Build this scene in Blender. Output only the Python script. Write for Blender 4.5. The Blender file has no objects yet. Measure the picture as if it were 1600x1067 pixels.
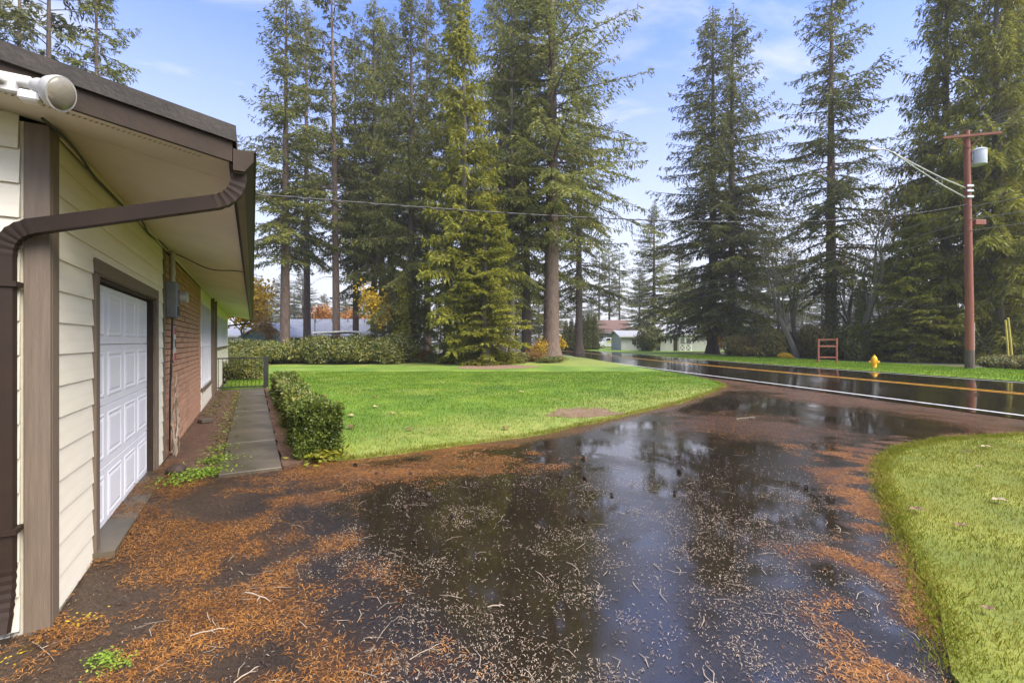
import bpy, bmesh, math, random
import numpy as np
from mathutils import Vector, Matrix, geometry
R = math.radians
sc = bpy.context.scene
# ------------------------------------------------------------------ camera, world, sun, exposure
CH = 1.64
FPX, CX, CY = 711.0, 800.0, 533.5          # focal length and centre in photo pixels (1600 wide)
cam_d = bpy.data.cameras.new('camera'); cam = bpy.data.objects.new('camera', cam_d)
sc.collection.objects.link(cam); sc.camera = cam
cam.location = (0, 0, CH); cam.rotation_euler = (R(90), 0, 0)
cam_d.sensor_width = 36; cam_d.lens = 36 * FPX / 1600; cam_d.clip_end = 2500; cam_d.clip_start = .05
SUN_EL, SUN_AZ = 50, 124                    # azimuth clockwise from +Y
w = bpy.data.worlds.new('World'); sc.world = w; w.use_nodes = True
def world_nodes():
    nt = w.node_tree; N = nt.nodes; L = nt.links; N.clear()
    out = N.new('ShaderNodeOutputWorld'); bg = N.new('ShaderNodeBackground'); bg.inputs[1].default_value = .088
    sky = N.new('ShaderNodeTexSky'); sky.sky_type = 'NISHITA'; sky.sun_disc = False
    sky.sun_elevation = R(SUN_EL); sky.sun_rotation = R(SUN_AZ); sky.air_density = 1.0; sky.dust_density = .6; sky.ozone_density = 2.2
    tc = N.new('ShaderNodeTexCoord'); sep = N.new('ShaderNodeSeparateXYZ'); L.new(tc.outputs['Generated'], sep.inputs[0])
    # wispy cloud sheet: the direction projected on a plane overhead
    mx = N.new('ShaderNodeMath'); mx.operation = 'MAXIMUM'; mx.inputs[1].default_value = .08; L.new(sep.outputs['Z'], mx.inputs[0])
    dv = N.new('ShaderNodeVectorMath'); dv.operation = 'DIVIDE'; L.new(tc.outputs['Generated'], dv.inputs[0]); L.new(mx.outputs[0], dv.inputs[1])
    mp = N.new('ShaderNodeMapping'); mp.inputs['Scale'].default_value = (.8, 1.7, 0); mp.inputs['Rotation'].default_value = (0, 0, .5); L.new(dv.outputs[0], mp.inputs[0])
    nz = N.new('ShaderNodeTexNoise'); nz.inputs['Scale'].default_value = 1.1; nz.inputs['Detail'].default_value = 7; nz.inputs['Roughness'].default_value = .58
    nz.inputs['Distortion'].default_value = .6; L.new(mp.outputs[0], nz.inputs[0])
    cr = N.new('ShaderNodeValToRGB'); cr.color_ramp.elements[0].position = .44; cr.color_ramp.elements[1].position = .70; L.new(nz.outputs[0], cr.inputs[0])
    cm = N.new('ShaderNodeMath'); cm.operation = 'MULTIPLY'; cm.inputs[1].default_value = .8; L.new(cr.outputs[0], cm.inputs[0])
    # bright low haze round the whole horizon
    hr = N.new('ShaderNodeMapRange'); hr.inputs[1].default_value = .0; hr.inputs[2].default_value = .74; hr.inputs[3].default_value = 1.0; hr.inputs[4].default_value = .0
    hr.interpolation_type = 'SMOOTHSTEP'; L.new(sep.outputs['Z'], hr.inputs[0])
    ad = N.new('ShaderNodeMath'); ad.operation = 'MAXIMUM'; L.new(cm.outputs[0], ad.inputs[0]); L.new(hr.outputs[0], ad.inputs[1])
    tint = N.new('ShaderNodeMix'); tint.data_type = 'RGBA'; tint.blend_type = 'MULTIPLY'; tint.inputs[0].default_value = 1
    L.new(sky.outputs[0], tint.inputs[6]); tint.inputs[7].default_value = (.42, .76, 1.50, 1)
    mix = N.new('ShaderNodeMix'); mix.data_type = 'RGBA'; L.new(ad.outputs[0], mix.inputs[0]); L.new(tint.outputs[2], mix.inputs[6]); mix.inputs[7].default_value = (3.75, 3.8, 3.95, 1)
    L.new(mix.outputs[2], bg.inputs[0]); L.new(bg.outputs[0], out.inputs[0])
world_nodes()
sun_d = bpy.data.lights.new('sun', 'SUN'); sun = bpy.data.objects.new('sun', sun_d); sc.collection.objects.link(sun)
sun_d.energy = 3.2; sun_d.angle = R(55); sun_d.color = (1, .91, .77)
sd = Vector((math.sin(R(SUN_AZ)) * math.cos(R(SUN_EL)), math.cos(R(SUN_AZ)) * math.cos(R(SUN_EL)), math.sin(R(SUN_EL))))
sun.rotation_euler = sd.to_track_quat('Z', 'Y').to_euler(); sun.location = (0, -5, 30)
vs = sc.view_settings
vs.view_transform = 'Standard'; vs.look = 'None'; vs.gamma = 1; vs.use_curve_mapping = False; vs.exposure = 1.70
sc.cycles.max_bounces = 5; sc.cycles.diffuse_bounces = 2; sc.cycles.glossy_bounces = 3; sc.cycles.transmission_bounces = 3
sc.cycles.transparent_max_bounces = 4; sc.cycles.volume_bounces = 0; sc.cycles.caustics_reflective = False; sc.cycles.caustics_refractive = False

# ------------------------------------------------------------------ helpers
rnd = random.Random(7)
C = sc.collection
def tag(o, label=None, cat=None, group=None, kind=None):
    if label: o['label'] = label
    if cat: o['category'] = cat
    if group: o['group'] = group
    if kind: o['kind'] = kind
    return o
def link(name, me, parent=None, loc=None, rz=0):
    o = bpy.data.objects.new(name, me); C.objects.link(o)
    if parent is not None: o.parent = parent
    if loc is not None: o.location = loc
    if rz: o.rotation_euler = (0, 0, rz)
    return o
def empty(name, loc=(0, 0, 0), rz=0):
    o = link(name, None, None, loc, rz); o.empty_display_size = .2
    return o
def thing(name, label, cat, loc=(0, 0, 0), rz=0, group=None):
    return tag(empty(name, loc, rz), label, cat, group)
def copy_tree(o, parent=None):
    c = o.copy(); C.objects.link(c); c.parent = parent
    for ch in list(o.children): copy_tree(ch, c)
    return c
def npmesh(name, V, F, mat, smooth=False, attrs=None):
    V = np.asarray(V, dtype=np.float32); F = np.asarray(F, dtype=np.int32)
    me = bpy.data.meshes.new(name); k = F.shape[1]
    me.vertices.add(len(V)); me.vertices.foreach_set('co', V.ravel())
    me.loops.add(F.size); me.loops.foreach_set('vertex_index', F.ravel())
    me.polygons.add(len(F)); me.polygons.foreach_set('loop_start', np.arange(0, F.size, k, dtype=np.int32))
    if smooth: me.polygons.foreach_set('use_smooth', np.ones(len(F), dtype=bool))
    for nm, arr in (attrs or {}).items():
        a = me.attributes.new(nm, 'FLOAT', 'POINT'); a.data.foreach_set('value', np.asarray(arr, dtype=np.float32))
    me.update(calc_edges=True)
    if mat: me.materials.append(mat)
    return me
class MB:
    def __init__(s): s.v = []; s.f = []
    def add(s, vs, fs):
        n = len(s.v); s.v += [tuple(p) for p in vs]; s.f += [tuple(i + n for i in f) for f in fs]; return s
    def box(s, x0, x1, y0, y1, z0, z1):
        return s.add([(x0, y0, z0), (x1, y0, z0), (x1, y1, z0), (x0, y1, z0), (x0, y0, z1), (x1, y0, z1), (x1, y1, z1), (x0, y1, z1)],
                     [(0, 3, 2, 1), (4, 5, 6, 7), (0, 1, 5, 4), (1, 2, 6, 5), (2, 3, 7, 6), (3, 0, 4, 7)])
    def tube(s, path, rad, n=8, cap=True, ph=0.0):
        path = [Vector(p) for p in path]; m = len(path)
        if not hasattr(rad, '__len__'): rad = [rad] * m
        b = len(s.v); prev = None
        for i, p in enumerate(path):
            t = (path[min(i + 1, m - 1)] - path[max(i - 1, 0)])
            t = t.normalized() if t.length > 1e-9 else Vector((0, 0, 1))
            if prev is None:
                a = Vector((1, 0, 0)) if abs(t.x) < .9 else Vector((0, 1, 0))
                u = (a - t * a.dot(t)).normalized()
            else:
                u = (prev - t * prev.dot(t)).normalized()
            prev = u; v = t.cross(u)
            for k in range(n):
                a = 2 * math.pi * k / n + ph
                s.v.append(tuple(p + (u * math.cos(a) + v * math.sin(a)) * rad[i]))
        for i in range(m - 1):
            for k in range(n):
                k2 = (k + 1) % n
                s.f.append((b + i * n + k, b + i * n + k2, b + (i + 1) * n + k2, b + (i + 1) * n + k))
        if cap:
            s.f.append(tuple(b + k for k in range(n))[::-1]); s.f.append(tuple(b + (m - 1) * n + k for k in range(n)))
        return s
    def sweep(s, path, wv, hw, hh, scl=None):
        """rectangular section swept along path; wv = fixed width axis"""
        path = [Vector(p) for p in path]; m = len(path); b = len(s.v); wv = Vector(wv).normalized()
        for i, p in enumerate(path):
            t = (path[min(i + 1, m - 1)] - path[max(i - 1, 0)]).normalized()
            u = (wv - t * wv.dot(t)).normalized(); v = t.cross(u); q = scl[i] if scl else 1
            for (c, d) in ((-1, -1), (1, -1), (1, 1), (-1, 1)): s.v.append(tuple(p + u * hw * c * q + v * hh * d * q))
        for i in range(m - 1):
            for k in range(4):
                k2 = (k + 1) % 4; s.f.append((b + i * 4 + k, b + i * 4 + k2, b + i * 4 + 4 + k2, b + i * 4 + 4 + k))
        s.f.append((b + 3, b + 2, b + 1, b)); e = b + (m - 1) * 4; s.f.append((e, e + 1, e + 2, e + 3))
        return s
    def lathe(s, prof, n=16, axis=None, org=(0, 0, 0)):
        b = len(s.v); org = Vector(org); M = Matrix.Identity(3)
        if axis is not None: M = Vector(axis).to_track_quat('Z', 'Y').to_matrix()
        for (r, z) in prof:
            for k in range(n):
                a = 2 * math.pi * k / n; s.v.append(tuple(org + M @ Vector((r * math.cos(a), r * math.sin(a), z))))
        for i in range(len(prof) - 1):
            for k in range(n):
                k2 = (k + 1) % n; s.f.append((b + i * n + k, b + i * n + k2, b + (i + 1) * n + k2, b + (i + 1) * n + k))
        s.f.append(tuple(b + k for k in range(n))[::-1]); s.f.append(tuple(b + (len(prof) - 1) * n + k for k in range(n)))
        return s
    def prism(s, poly, axis, c0, c1):
        """poly of 2D points extruded along axis 0/1/2 from c0 to c1"""
        def P(q, c):
            l = list(q); l.insert(axis, c); return tuple(l)
        n = len(poly); vs = [P(q, c0) for q in poly] + [P(q, c1) for q in poly]
        fs = [tuple(range(n))[::-1], tuple(range(n, 2 * n))] + [(i, (i + 1) % n, n + (i + 1) % n, n + i) for i in range(n)]
        return s.add(vs, fs)
    def mesh(s, name, mat, smooth=False, bevel=0):
        me = bpy.data.meshes.new(name); me.from_pydata(s.v, [], s.f)
        bm = bmesh.new(); bm.from_mesh(me); bmesh.ops.recalc_face_normals(bm, faces=bm.faces)
        if bevel: bmesh.ops.bevel(bm, geom=list(bm.edges), offset=bevel, segments=1, affect='EDGES', clamp_overlap=True)
        bm.to_mesh(me); bm.free()
        if smooth:
            me.polygons.foreach_set('use_smooth', np.ones(len(me.polygons), dtype=bool))
            try: me.set_sharp_from_angle(angle=R(50))
            except Exception: pass
        me.materials.append(mat); me.update(); return me
    def build(s, name, mat, parent=None, smooth=False, bevel=0, loc=None):
        return link(name, s.mesh(name, mat, smooth, bevel), parent, loc)

# value noise for layout
_rs = np.random.RandomState(3); _tab = _rs.rand(256, 256)
def vnoise(x, y):
    x = np.asarray(x, float); y = np.asarray(y, float); xi = np.floor(x).astype(int); yi = np.floor(y).astype(int); fx = x - xi; fy = y - yi
    fx = fx * fx * (3 - 2 * fx); fy = fy * fy * (3 - 2 * fy); g = lambda a, b: _tab[a % 256, b % 256]
    return (g(xi, yi) * (1 - fx) + g(xi + 1, yi) * fx) * (1 - fy) + (g(xi, yi + 1) * (1 - fx) + g(xi + 1, yi + 1) * fx) * fy
def fbm(x, y, o=4):
    t = 0; a = .5; q = 0
    for i in range(o): t = t + a * vnoise(np.asarray(x) * 2 ** i + 17 * i, np.asarray(y) * 2 ** i + 5 * i); q += a; a *= .5
    return t / q
def sstep(a, b, x): t = np.clip((np.asarray(x, float) - a) / (b - a), 0, 1); return t * t * (3 - 2 * t)

# the road's near white line as x(y), bending left far away
_FY = np.array([-60, -30, -10, 2, 9.8, 13.4, 19.8, 26.5, 34.3, 45, 58, 72, 86, 100, 118, 140.])
_FX = np.array([21, 16.6, 13.7, 12.1, 11.03, 10.5, 9.5, 8.5, 7.5, 6.6, 5.9, 4.3, 1.0, -4.5, -14, -30.])
_fy = np.linspace(-60, 140, 401); _fx = np.interp(_fy, _FY, _FX)
for _ in range(60): _fx[1:-1] = (_fx[:-2] + 2 * _fx[1:-1] + _fx[2:]) / 4
_pf = np.polyfit(_FY[:9], _FX[:9], 3)
def fog(y): return np.interp(y, _fy, _fx)
def gz(x, y):
    off = np.asarray(x, float) - fog(y)
    return .2 * sstep(-.5, 7.4, off) - .09 * np.exp(-((np.asarray(x) + 2.9) ** 2 + (np.asarray(y) - 2.5) ** 2) / 1.6)
def gzs(x, y): return float(gz(x, y))
def px(u, v, zoff=0.0):
    """photo pixel -> ground point"""
    z = 0.0
    for _ in range(8):
        Y = (CH - z) * FPX / (v - CY); X = (u - CX) / FPX * Y; z = gzs(X, Y) + zoff
    return (X, Y, z)
def at(u, Y): return (u - CX) / FPX * Y
def zat(v, Y): return CH + (CY - v) * Y / FPX

# ------------------------------------------------------------------ materials
def nd(nt, t, **kw):
    n = nt.nodes.new(t)
    for k, v in kw.items(): setattr(n, k, v)
    return n
def basemat(name):
    m = bpy.data.materials.new(name); m.use_nodes = True; nt = m.node_tree; b = nt.nodes['Principled BSDF']; return m, nt, b
def ramp(nt, fac, stops):
    r = nd(nt, 'ShaderNodeValToRGB'); e = r.color_ramp.elements
    while len(e) < len(stops): e.new(.5)
    for i, (p, c) in enumerate(stops): e[i].position = p; e[i].color = tuple(c) + (1,) if len(c) == 3 else c
    nt.links.new(fac, r.inputs[0]); return r.outputs[0]
def noise(nt, scale, detail=4, rough=.55, vec=None, stretch=None, dist=0):
    n = nd(nt, 'ShaderNodeTexNoise'); n.inputs['Scale'].default_value = scale; n.inputs['Detail'].default_value = detail; n.inputs['Roughness'].default_value = rough
    n.inputs['Distortion'].default_value = dist
    if vec is None: vec = nd(nt, 'ShaderNodeTexCoord').outputs['Object']
    if stretch: mp = nd(nt, 'ShaderNodeMapping'); mp.inputs['Scale'].default_value = stretch; nt.links.new(vec, mp.inputs[0]); vec = mp.outputs[0]
    nt.links.new(vec, n.inputs['Vector']); return n.outputs[0]
def mixc(nt, fac, a, b, mode='MIX'):
    m = nd(nt, 'ShaderNodeMix', data_type='RGBA', blend_type=mode)
    for i, s in ((0, fac), (6, a), (7, b)):
        if hasattr(s, 'is_linked'): nt.links.new(s, m.inputs[i])
        elif i == 0: m.inputs[0].default_value = s
        else: m.inputs[i].default_value = tuple(s) + (1,)
    return m.outputs[2]
def math_(nt, op, a, b=None):
    m = nd(nt, 'ShaderNodeMath', operation=op)
    for i, s in ((0, a), (1, b)):
        if s is None: continue
        if hasattr(s, 'is_linked'): nt.links.new(s, m.inputs[i])
        else: m.inputs[i].default_value = s
    return m.outputs[0]
def bump(nt, b, h, st=.3, dist=.01):
    n = nd(nt, 'ShaderNodeBump'); n.inputs['Strength'].default_value = st; n.inputs['Distance'].default_value = dist
    nt.links.new(h, n.inputs['Height']); nt.links.new(n.outputs[0], b.inputs['Normal']); return n
def pmat(name, c1, c2=None, scale=6, rough=.6, bst=.2, bscale=40, vary=.0, stretch=None, metallic=0, spec=.5, bd=.01):
    m, nt, b = basemat(name); c2 = c2 or tuple(x * .75 for x in c1)
    col = ramp(nt, noise(nt, scale, 6, .6, stretch=stretch), [(.3, c2), (.7, c1)])
    if vary:
        oi = nd(nt, 'ShaderNodeObjectInfo'); v = nd(nt, 'ShaderNodeMapRange'); v.inputs[3].default_value = 1 - vary; v.inputs[4].default_value = 1 + vary
        nt.links.new(oi.outputs['Random'], v.inputs[0]); hs = nd(nt, 'ShaderNodeHueSaturation'); nt.links.new(v.outputs[0], hs.inputs['Value']); nt.links.new(col, hs.inputs['Color']); col = hs.outputs[0]
    nt.links.new(col, b.inputs['Base Color']); b.inputs['Roughness'].default_value = rough; b.inputs['Metallic'].default_value = metallic
    b.inputs['Specular IOR Level'].default_value = spec
    if bst: bump(nt, b, noise(nt, bscale, 3, .6, stretch=stretch), bst, bd)
    return m
def leafmat(name, stops, clump=.5, trans=.25, rough=.55, spec=.25, vary=.12):
    m, nt, b = basemat(name); gm = nd(nt, 'ShaderNodeNewGeometry')
    n1 = noise(nt, clump, 3, .6); f = math_(nt, 'ADD', math_(nt, 'MULTIPLY', n1, .75), math_(nt, 'MULTIPLY', gm.outputs['Random Per Island'], .45))
    f = math_(nt, 'SUBTRACT', f, .1); k = len(stops); col = ramp(nt, f, [(.25 + .5 * i / (k - 1), c) for i, c in enumerate(stops)])
    oi = nd(nt, 'ShaderNodeObjectInfo'); v = nd(nt, 'ShaderNodeMapRange'); v.inputs[3].default_value = 1 - vary; v.inputs[4].default_value = 1 + vary
    nt.links.new(oi.outputs['Random'], v.inputs[0]); hs = nd(nt, 'ShaderNodeHueSaturation'); nt.links.new(v.outputs[0], hs.inputs['Value']); nt.links.new(col, hs.inputs['Color']); col = hs.outputs[0]
    nt.links.new(col, b.inputs['Base Color']); b.inputs['Roughness'].default_value = rough; b.inputs['Specular IOR Level'].default_value = spec
    if trans:
        t = nd(nt, 'ShaderNodeBsdfTranslucent'); nt.links.new(col, t.inputs[0]); mx = nd(nt, 'ShaderNodeMixShader'); mx.inputs[0].default_value = trans
        nt.links.new(b.outputs[0], mx.inputs[1]); nt.links.new(t.outputs[0], mx.inputs[2]); nt.links.new(mx.outputs[0], nt.nodes['Material Output'].inputs[0])
    return m
M = {}
M['cream'] = pmat('cream_siding', (.85, .79, .63), (.74, .68, .53), 3, .55, .12, 60, .03, stretch=(.4, .4, 6))
M['brown'] = pmat('brown_trim', (.17, .125, .086), (.12, .09, .062), 5, .6, .25, 30, stretch=(12, 12, .6))
M['brown_h'] = pmat('brown_fascia', (.042, .027, .016), (.026, .017, .010), 5, .7, .15, 30, spec=.3)
M['gutter'] = pmat('gutter_metal', (.030, .017, .009), (.020, .0115, .0065), 4, .6, .05, 30, spec=.3)
M['gutter_tan'] = pmat('gutter_underside', (.17, .14, .095), (.12, .10, .065), 4, .6, .05, 30)
M['soffit'] = pmat('soffit_board', (.80, .74, .62), (.68, .62, .51), 1.2, .7, .1, 50)
M['white'] = pmat('white_paint', (.82, .82, .83), (.76, .76, .77), 2, .4, .04, 80)
M['white_d'] = pmat('weathered_white', (.58, .57, .53), (.38, .37, .33), 8, .5, .1, 60)
M['mortar'] = pmat('mortar', (.20, .13, .095), (.14, .09, .07), 10, .9, .4, 60)
M['brick'] = pmat('brick', (.45, .255, .155), (.34, .18, .105), 9, .8, .5, 40, .16)
M['concrete'] = pmat('wet_concrete', (.115, .093, .062), (.045, .038, .024), 1.6, .4, .25, 30)
M['grey_metal'] = pmat('grey_metal', (.22, .24, .25), (.15, .165, .17), 6, .45, .05, 40, metallic=.3)
M['black_metal'] = pmat('black_metal', (.016, .015, .013), (.010, .010, .009), 6, .5, .05, 40)
M['cable'] = pmat('black_cable', (.03, .028, .025), None, 6, .6, 0)
M['wire'] = pmat('weathered_wire', (.22, .21, .17), None, 6, .5, 0)
M['red'] = pmat('red_print', (.45, .05, .04), None, 6, .5, 0)
M['bark_fir'] = pmat('fir_bark', (.24, .17, .125), (.10, .07, .052), 3.5, .9, 1.0, 7, .12, stretch=(3, 3, .5), bd=.08)
M['bark_dark'] = pmat('dark_bark', (.14, .105, .08), (.06, .046, .036), 3.5, .9, 1.0, 7, .12, stretch=(3, 3, .5), bd=.08)
M['bark_grey'] = pmat('mossy_grey_bark', (.17, .15, .11), (.09, .085, .055), 3, .9, .8, 9, .1, stretch=(3, 3, .6), bd=.03)
M['twig'] = pmat('pale_twig', (.42, .34, .25), (.25, .19, .13), 20, .6, .2, 60, .2)
M['cone'] = pmat('pine_cone', (.06, .035, .022), (.03, .018, .012), 30, .7, .3, 60, .2)
M['pole'] = pmat('creosote_pole', (.27, .085, .04), (.17, .05, .026), 2, .7, .4, 12, stretch=(6, 6, .4), bd=.02)
M['redwood'] = pmat('stained_wood', (.27, .075, .035), (.18, .05, .025), 4, .6, .2, 20)
M['hyd'] = pmat('hydrant_paint', (.90, .48, .008), (.80, .40, .008), 5, .4, .05, 40)
M['guard'] = pmat('yellow_plastic', (.66, .55, .12), (.55, .45, .1), 4, .5, 0)
M['alu'] = pmat('dull_aluminium', (.46, .46, .42), (.36, .36, .33), 6, .4, .05, 40, metallic=.3)
M['transformer'] = pmat('transformer_paint', (.62, .66, .70), (.52, .56, .6), 4, .4, .03, 30)
M['rubber'] = pmat('black_rubber', (.02, .02, .02), None, 6, .7, 0)
M['roof_grey'] = pmat('grey_shingles', (.34, .35, .36), (.25, .26, .27), 2, .6, .3, 14)
M['roof_brown'] = pmat('brown_shingles', (.15, .085, .065), (.10, .058, .045), 2, .8, .3, 14)
M['roof_own'] = pmat('mossy_shingles', (.040, .031, .023), (.018, .015, .011), 7, .75, .6, 25)
M['wall_green'] = pmat('teal_siding', (.10, .17, .14), (.08, .14, .115), 3, .7, .1, 20)
M['wall_white'] = pmat('white_siding', (.50, .51, .52), (.44, .45, .46), 2, .6, .1, 20)
M['wall_beige'] = pmat('beige_siding', (.42, .34, .22), (.35, .28, .18), 2, .6, .1, 20)
M['wall_tan'] = pmat('tan_brick_wall', (.36, .22, .15), (.28, .17, .11), 2, .7, .1, 20)
M['glass_dark'] = None
def glassmat():
    m, nt, b = basemat('window_glass'); b.inputs['Base Color'].default_value = (.035, .045, .05, 1); b.inputs['Roughness'].default_value = .05; b.inputs['Specular IOR Level'].default_value = .8
    return m
M['glass_dark'] = glassmat()
def lensmat():
    m, nt, b = basemat('lamp_lens'); b.inputs['Base Color'].default_value = (.24, .215, .16, 1); b.inputs['Roughness'].default_value = .25; b.inputs['Metallic'].default_value = .15
    bump(nt, b, noise(nt, 60, 2), .3, .004); return m
M['lens'] = lensmat()
# foliage
M['fir'] = leafmat('fir_needles', [(0.0906, 0.1114, 0.0244), (0.1712, 0.1884, 0.0394), (0.2717, 0.2621, 0.0544)], .35, .36)
M['fir_dark'] = leafmat('dark_fir_needles', [(0.075, 0.0885, 0.0229), (0.1365, 0.1499, 0.0344), (0.216, 0.2078, 0.0458)], .35, .36)
M['cedar'] = leafmat('cedar_fronds', [(0.1291, 0.1469, 0.0178), (0.2688, 0.2767, 0.0284), (0.4411, 0.4063, 0.0444)], .45, .40)
M['cedar_dark'] = leafmat('deep_cedar_fronds', [(0.1172, 0.136, 0.0194), (0.2471, 0.2524, 0.0311), (0.4162, 0.369, 0.0437)], .4, .40)
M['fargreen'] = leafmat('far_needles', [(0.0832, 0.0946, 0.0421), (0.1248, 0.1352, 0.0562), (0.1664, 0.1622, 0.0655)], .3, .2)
M['laurel'] = leafmat('laurel_leaves', [(0.0598, 0.0821, 0.0151), (0.1331, 0.1465, 0.0265), (0.2528, 0.2228, 0.0455)], .9, .2, .4, .45)
M['brush'] = leafmat('brush_leaves', [(0.0832, 0.0811, 0.0234), (0.1664, 0.142, 0.0421), (0.2662, 0.2028, 0.0655)], .6, .25)
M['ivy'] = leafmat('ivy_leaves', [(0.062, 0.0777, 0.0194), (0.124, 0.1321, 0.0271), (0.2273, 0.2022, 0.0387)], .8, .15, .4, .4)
M['box'] = leafmat('boxwood_leaves', [(0.053, 0.0866, 0.0162), (0.1224, 0.1642, 0.027), (0.2203, 0.2554, 0.054)], 3, .25, .4, .4)
M['yellow'] = leafmat('yellow_leaves', [(.38, .24, .015), (.58, .38, .02), (.68, .48, .05)], .8, .4)
M['orange'] = leafmat('orange_leaves', [(.36, .15, .04), (.48, .22, .05), (.55, .3, .09)], .8, .4)
M['rust'] = leafmat('rust_leaves', [(.16, .10, .035), (.26, .15, .045), (.32, .2, .06)], .8, .4)
M['olive'] = leafmat('olive_leaves', [(.12, .13, .05), (.2, .18, .06), (.3, .24, .06)], .8, .35)
M['arb'] = leafmat('arborvitae', [(0.0768, 0.0936, 0.0259), (0.1229, 0.131, 0.0346), (0.169, 0.1685, 0.0432)], 1.2, .2)
M['weed'] = leafmat('weed_leaves', [(.10, .17, .02), (.18, .28, .03), (.28, .38, .05)], 4, .3)
M['grass'] = leafmat('grass_blades', [(0.0733, 0.1474, 0.0081), (0.1326, 0.2268, 0.0121), (0.2372, 0.3175, 0.0323)], .55, .35, .45, .35, 0)
M['grass_y'] = leafmat('yellowing_grass_blades', [(0.1362, 0.1605, 0.0105), (0.2162, 0.2311, 0.0188), (0.3684, 0.3017, 0.0628)], 1.3, .35, .45, .35, 0)
M['needle'] = leafmat('fallen_needles', [(.105, .043, .013), (.25, .103, .023), (.43, .195, .048)], 2, 0, .5, .4, 0)
M['catkin'] = leafmat('fallen_scales', [(.10, .07, .04), (.25, .185, .12), (.46, .37, .26)], 3, 0, .4, .5, 0)
M['leaf_pale'] = pmat('pale_fallen_leaf', (.42, .34, .19), (.34, .24, .11), 20, .5, .1, 40, .2)
M['leaf_brown'] = pmat('brown_fallen_leaf', (.20, .10, .045), (.13, .06, .028), 20, .5, .1, 40, .2)

def attr(nt, nm): a = nd(nt, 'ShaderNodeAttribute'); a.attribute_name = nm; return a.outputs['Fac']
def asphalt(name, road=False):
    m, nt, b = basemat(name); vec = nd(nt, 'ShaderNodeNewGeometry').outputs['Position']
    fine = noise(nt, 90, 4, .7, vec); mid = noise(nt, 6, 5, .6, vec); big = noise(nt, .62 if not road else .35, 4, .55, vec, dist=.4)
    col = ramp(nt, fine, [(.38, (.007, .0048, .0032)), (.60, (.019, .0135, .009)), (.74, (.085, .064, .046))])
    if not road:
        lit = attr(nt, 'litter'); thr = math_(nt, 'MULTIPLY', lit, ramp(nt, noise(nt, 55, 4, .7, vec, dist=.7), [(.34, (0, 0, 0)), (.52, (1, 1, 1))]))
        red = ramp(nt, noise(nt, 30, 4, .7, vec), [(.3, (.045, .021, .011)), (.55, (.12, .054, .021)), (.75, (.25, .112, .038))])
        col = mixc(nt, thr, col, red)
        sp = math_(nt, 'MULTIPLY', ramp(nt, noise(nt, 130, 3, .6, vec, dist=2.5), [(.56, (0, 0, 0)), (.63, (1, 1, 1))]), ramp(nt, noise(nt, 1.3, 5, .7, vec), [(.42, (.12, .12, .12)), (.6, (1, 1, 1))]))
        col = mixc(nt, math_(nt, 'MULTIPLY', sp, .6), col, ramp(nt, noise(nt, 40, 2, .5, vec), [(.35, (.045, .027, .016)), (.65, (.17, .115, .07))]))
        brown = math_(nt, 'MULTIPLY', attr(nt, 'soil'), .9)
        col = mixc(nt, brown, col, ramp(nt, noise(nt, 60, 6, .8, vec, dist=1), [(.34, (.018, .011, .007)), (.52, (.055, .034, .021)), (.7, (.15, .10, .062))]))
    nt.links.new(col, b.inputs['Base Color'])
    pud = ramp(nt, big, [(.36, (0, 0, 0)), (.48, (1, 1, 1))])          # 1 = standing water
    r0 = ramp(nt, mid, [(.3, (.07,) * 3), (.7, (.17,) * 3)]) if not road else ramp(nt, mid, [(.3, (.12,) * 3), (.7, (.2,) * 3)])
    rg = nd(nt, 'ShaderNodeMix', data_type='RGBA'); nt.links.new(pud, rg.inputs[0]); nt.links.new(r0, rg.inputs[6]); rg.inputs[7].default_value = (.018, .018, .018, 1) if not road else (.07, .07, .07, 1)
    rr = rg.outputs[2]
    if not road: rr = mixc(nt, math_(nt, 'MAXIMUM', math_(nt, 'MAXIMUM', attr(nt, 'dry'), thr), math_(nt, 'MULTIPLY', sp, .28)), rr, (.62, .62, .62))
    nt.links.new(rr, b.inputs['Roughness']); b.inputs['IOR'].default_value = 2.2; b.inputs['Specular Tint'].default_value = (1, .91, .77, 1)
    if not road: nt.links.new(math_(nt, 'SUBTRACT', .5, math_(nt, 'MULTIPLY', math_(nt, 'MAXIMUM', attr(nt, 'dry'), thr), .46)), b.inputs['Specular IOR Level'])
    hmix = math_(nt, 'MULTIPLY', fine, math_(nt, 'SUBTRACT', 1.05, pud))
    if not road:
        crumb = noise(nt, 70, 5, .75, vec, dist=1.2); hmix = math_(nt, 'ADD', hmix, math_(nt, 'MULTIPLY', math_(nt, 'MULTIPLY', crumb, attr(nt, 'dry')), 7.0))
    bump(nt, b, hmix, .32 if not road else .18, .004)
    return m
M['drive'] = asphalt('wet_driveway_asphalt'); M['road'] = asphalt('wet_road_asphalt', True)
def paint(name, c, th=.46):
    m, nt, b = basemat(name); vec = nd(nt, 'ShaderNodeNewGeometry').outputs['Position']
    col = ramp(nt, noise(nt, 5, 6, .7, vec), [(.28, (.10, .095, .085)), (th, c)]); nt.links.new(col, b.inputs['Base Color']); b.inputs['Roughness'].default_value = .3; return m
M['pw'] = paint('white_road_paint', (.75, .75, .72), .47); M['py'] = paint('yellow_road_paint', (.62, .30, .03), .5)
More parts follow.
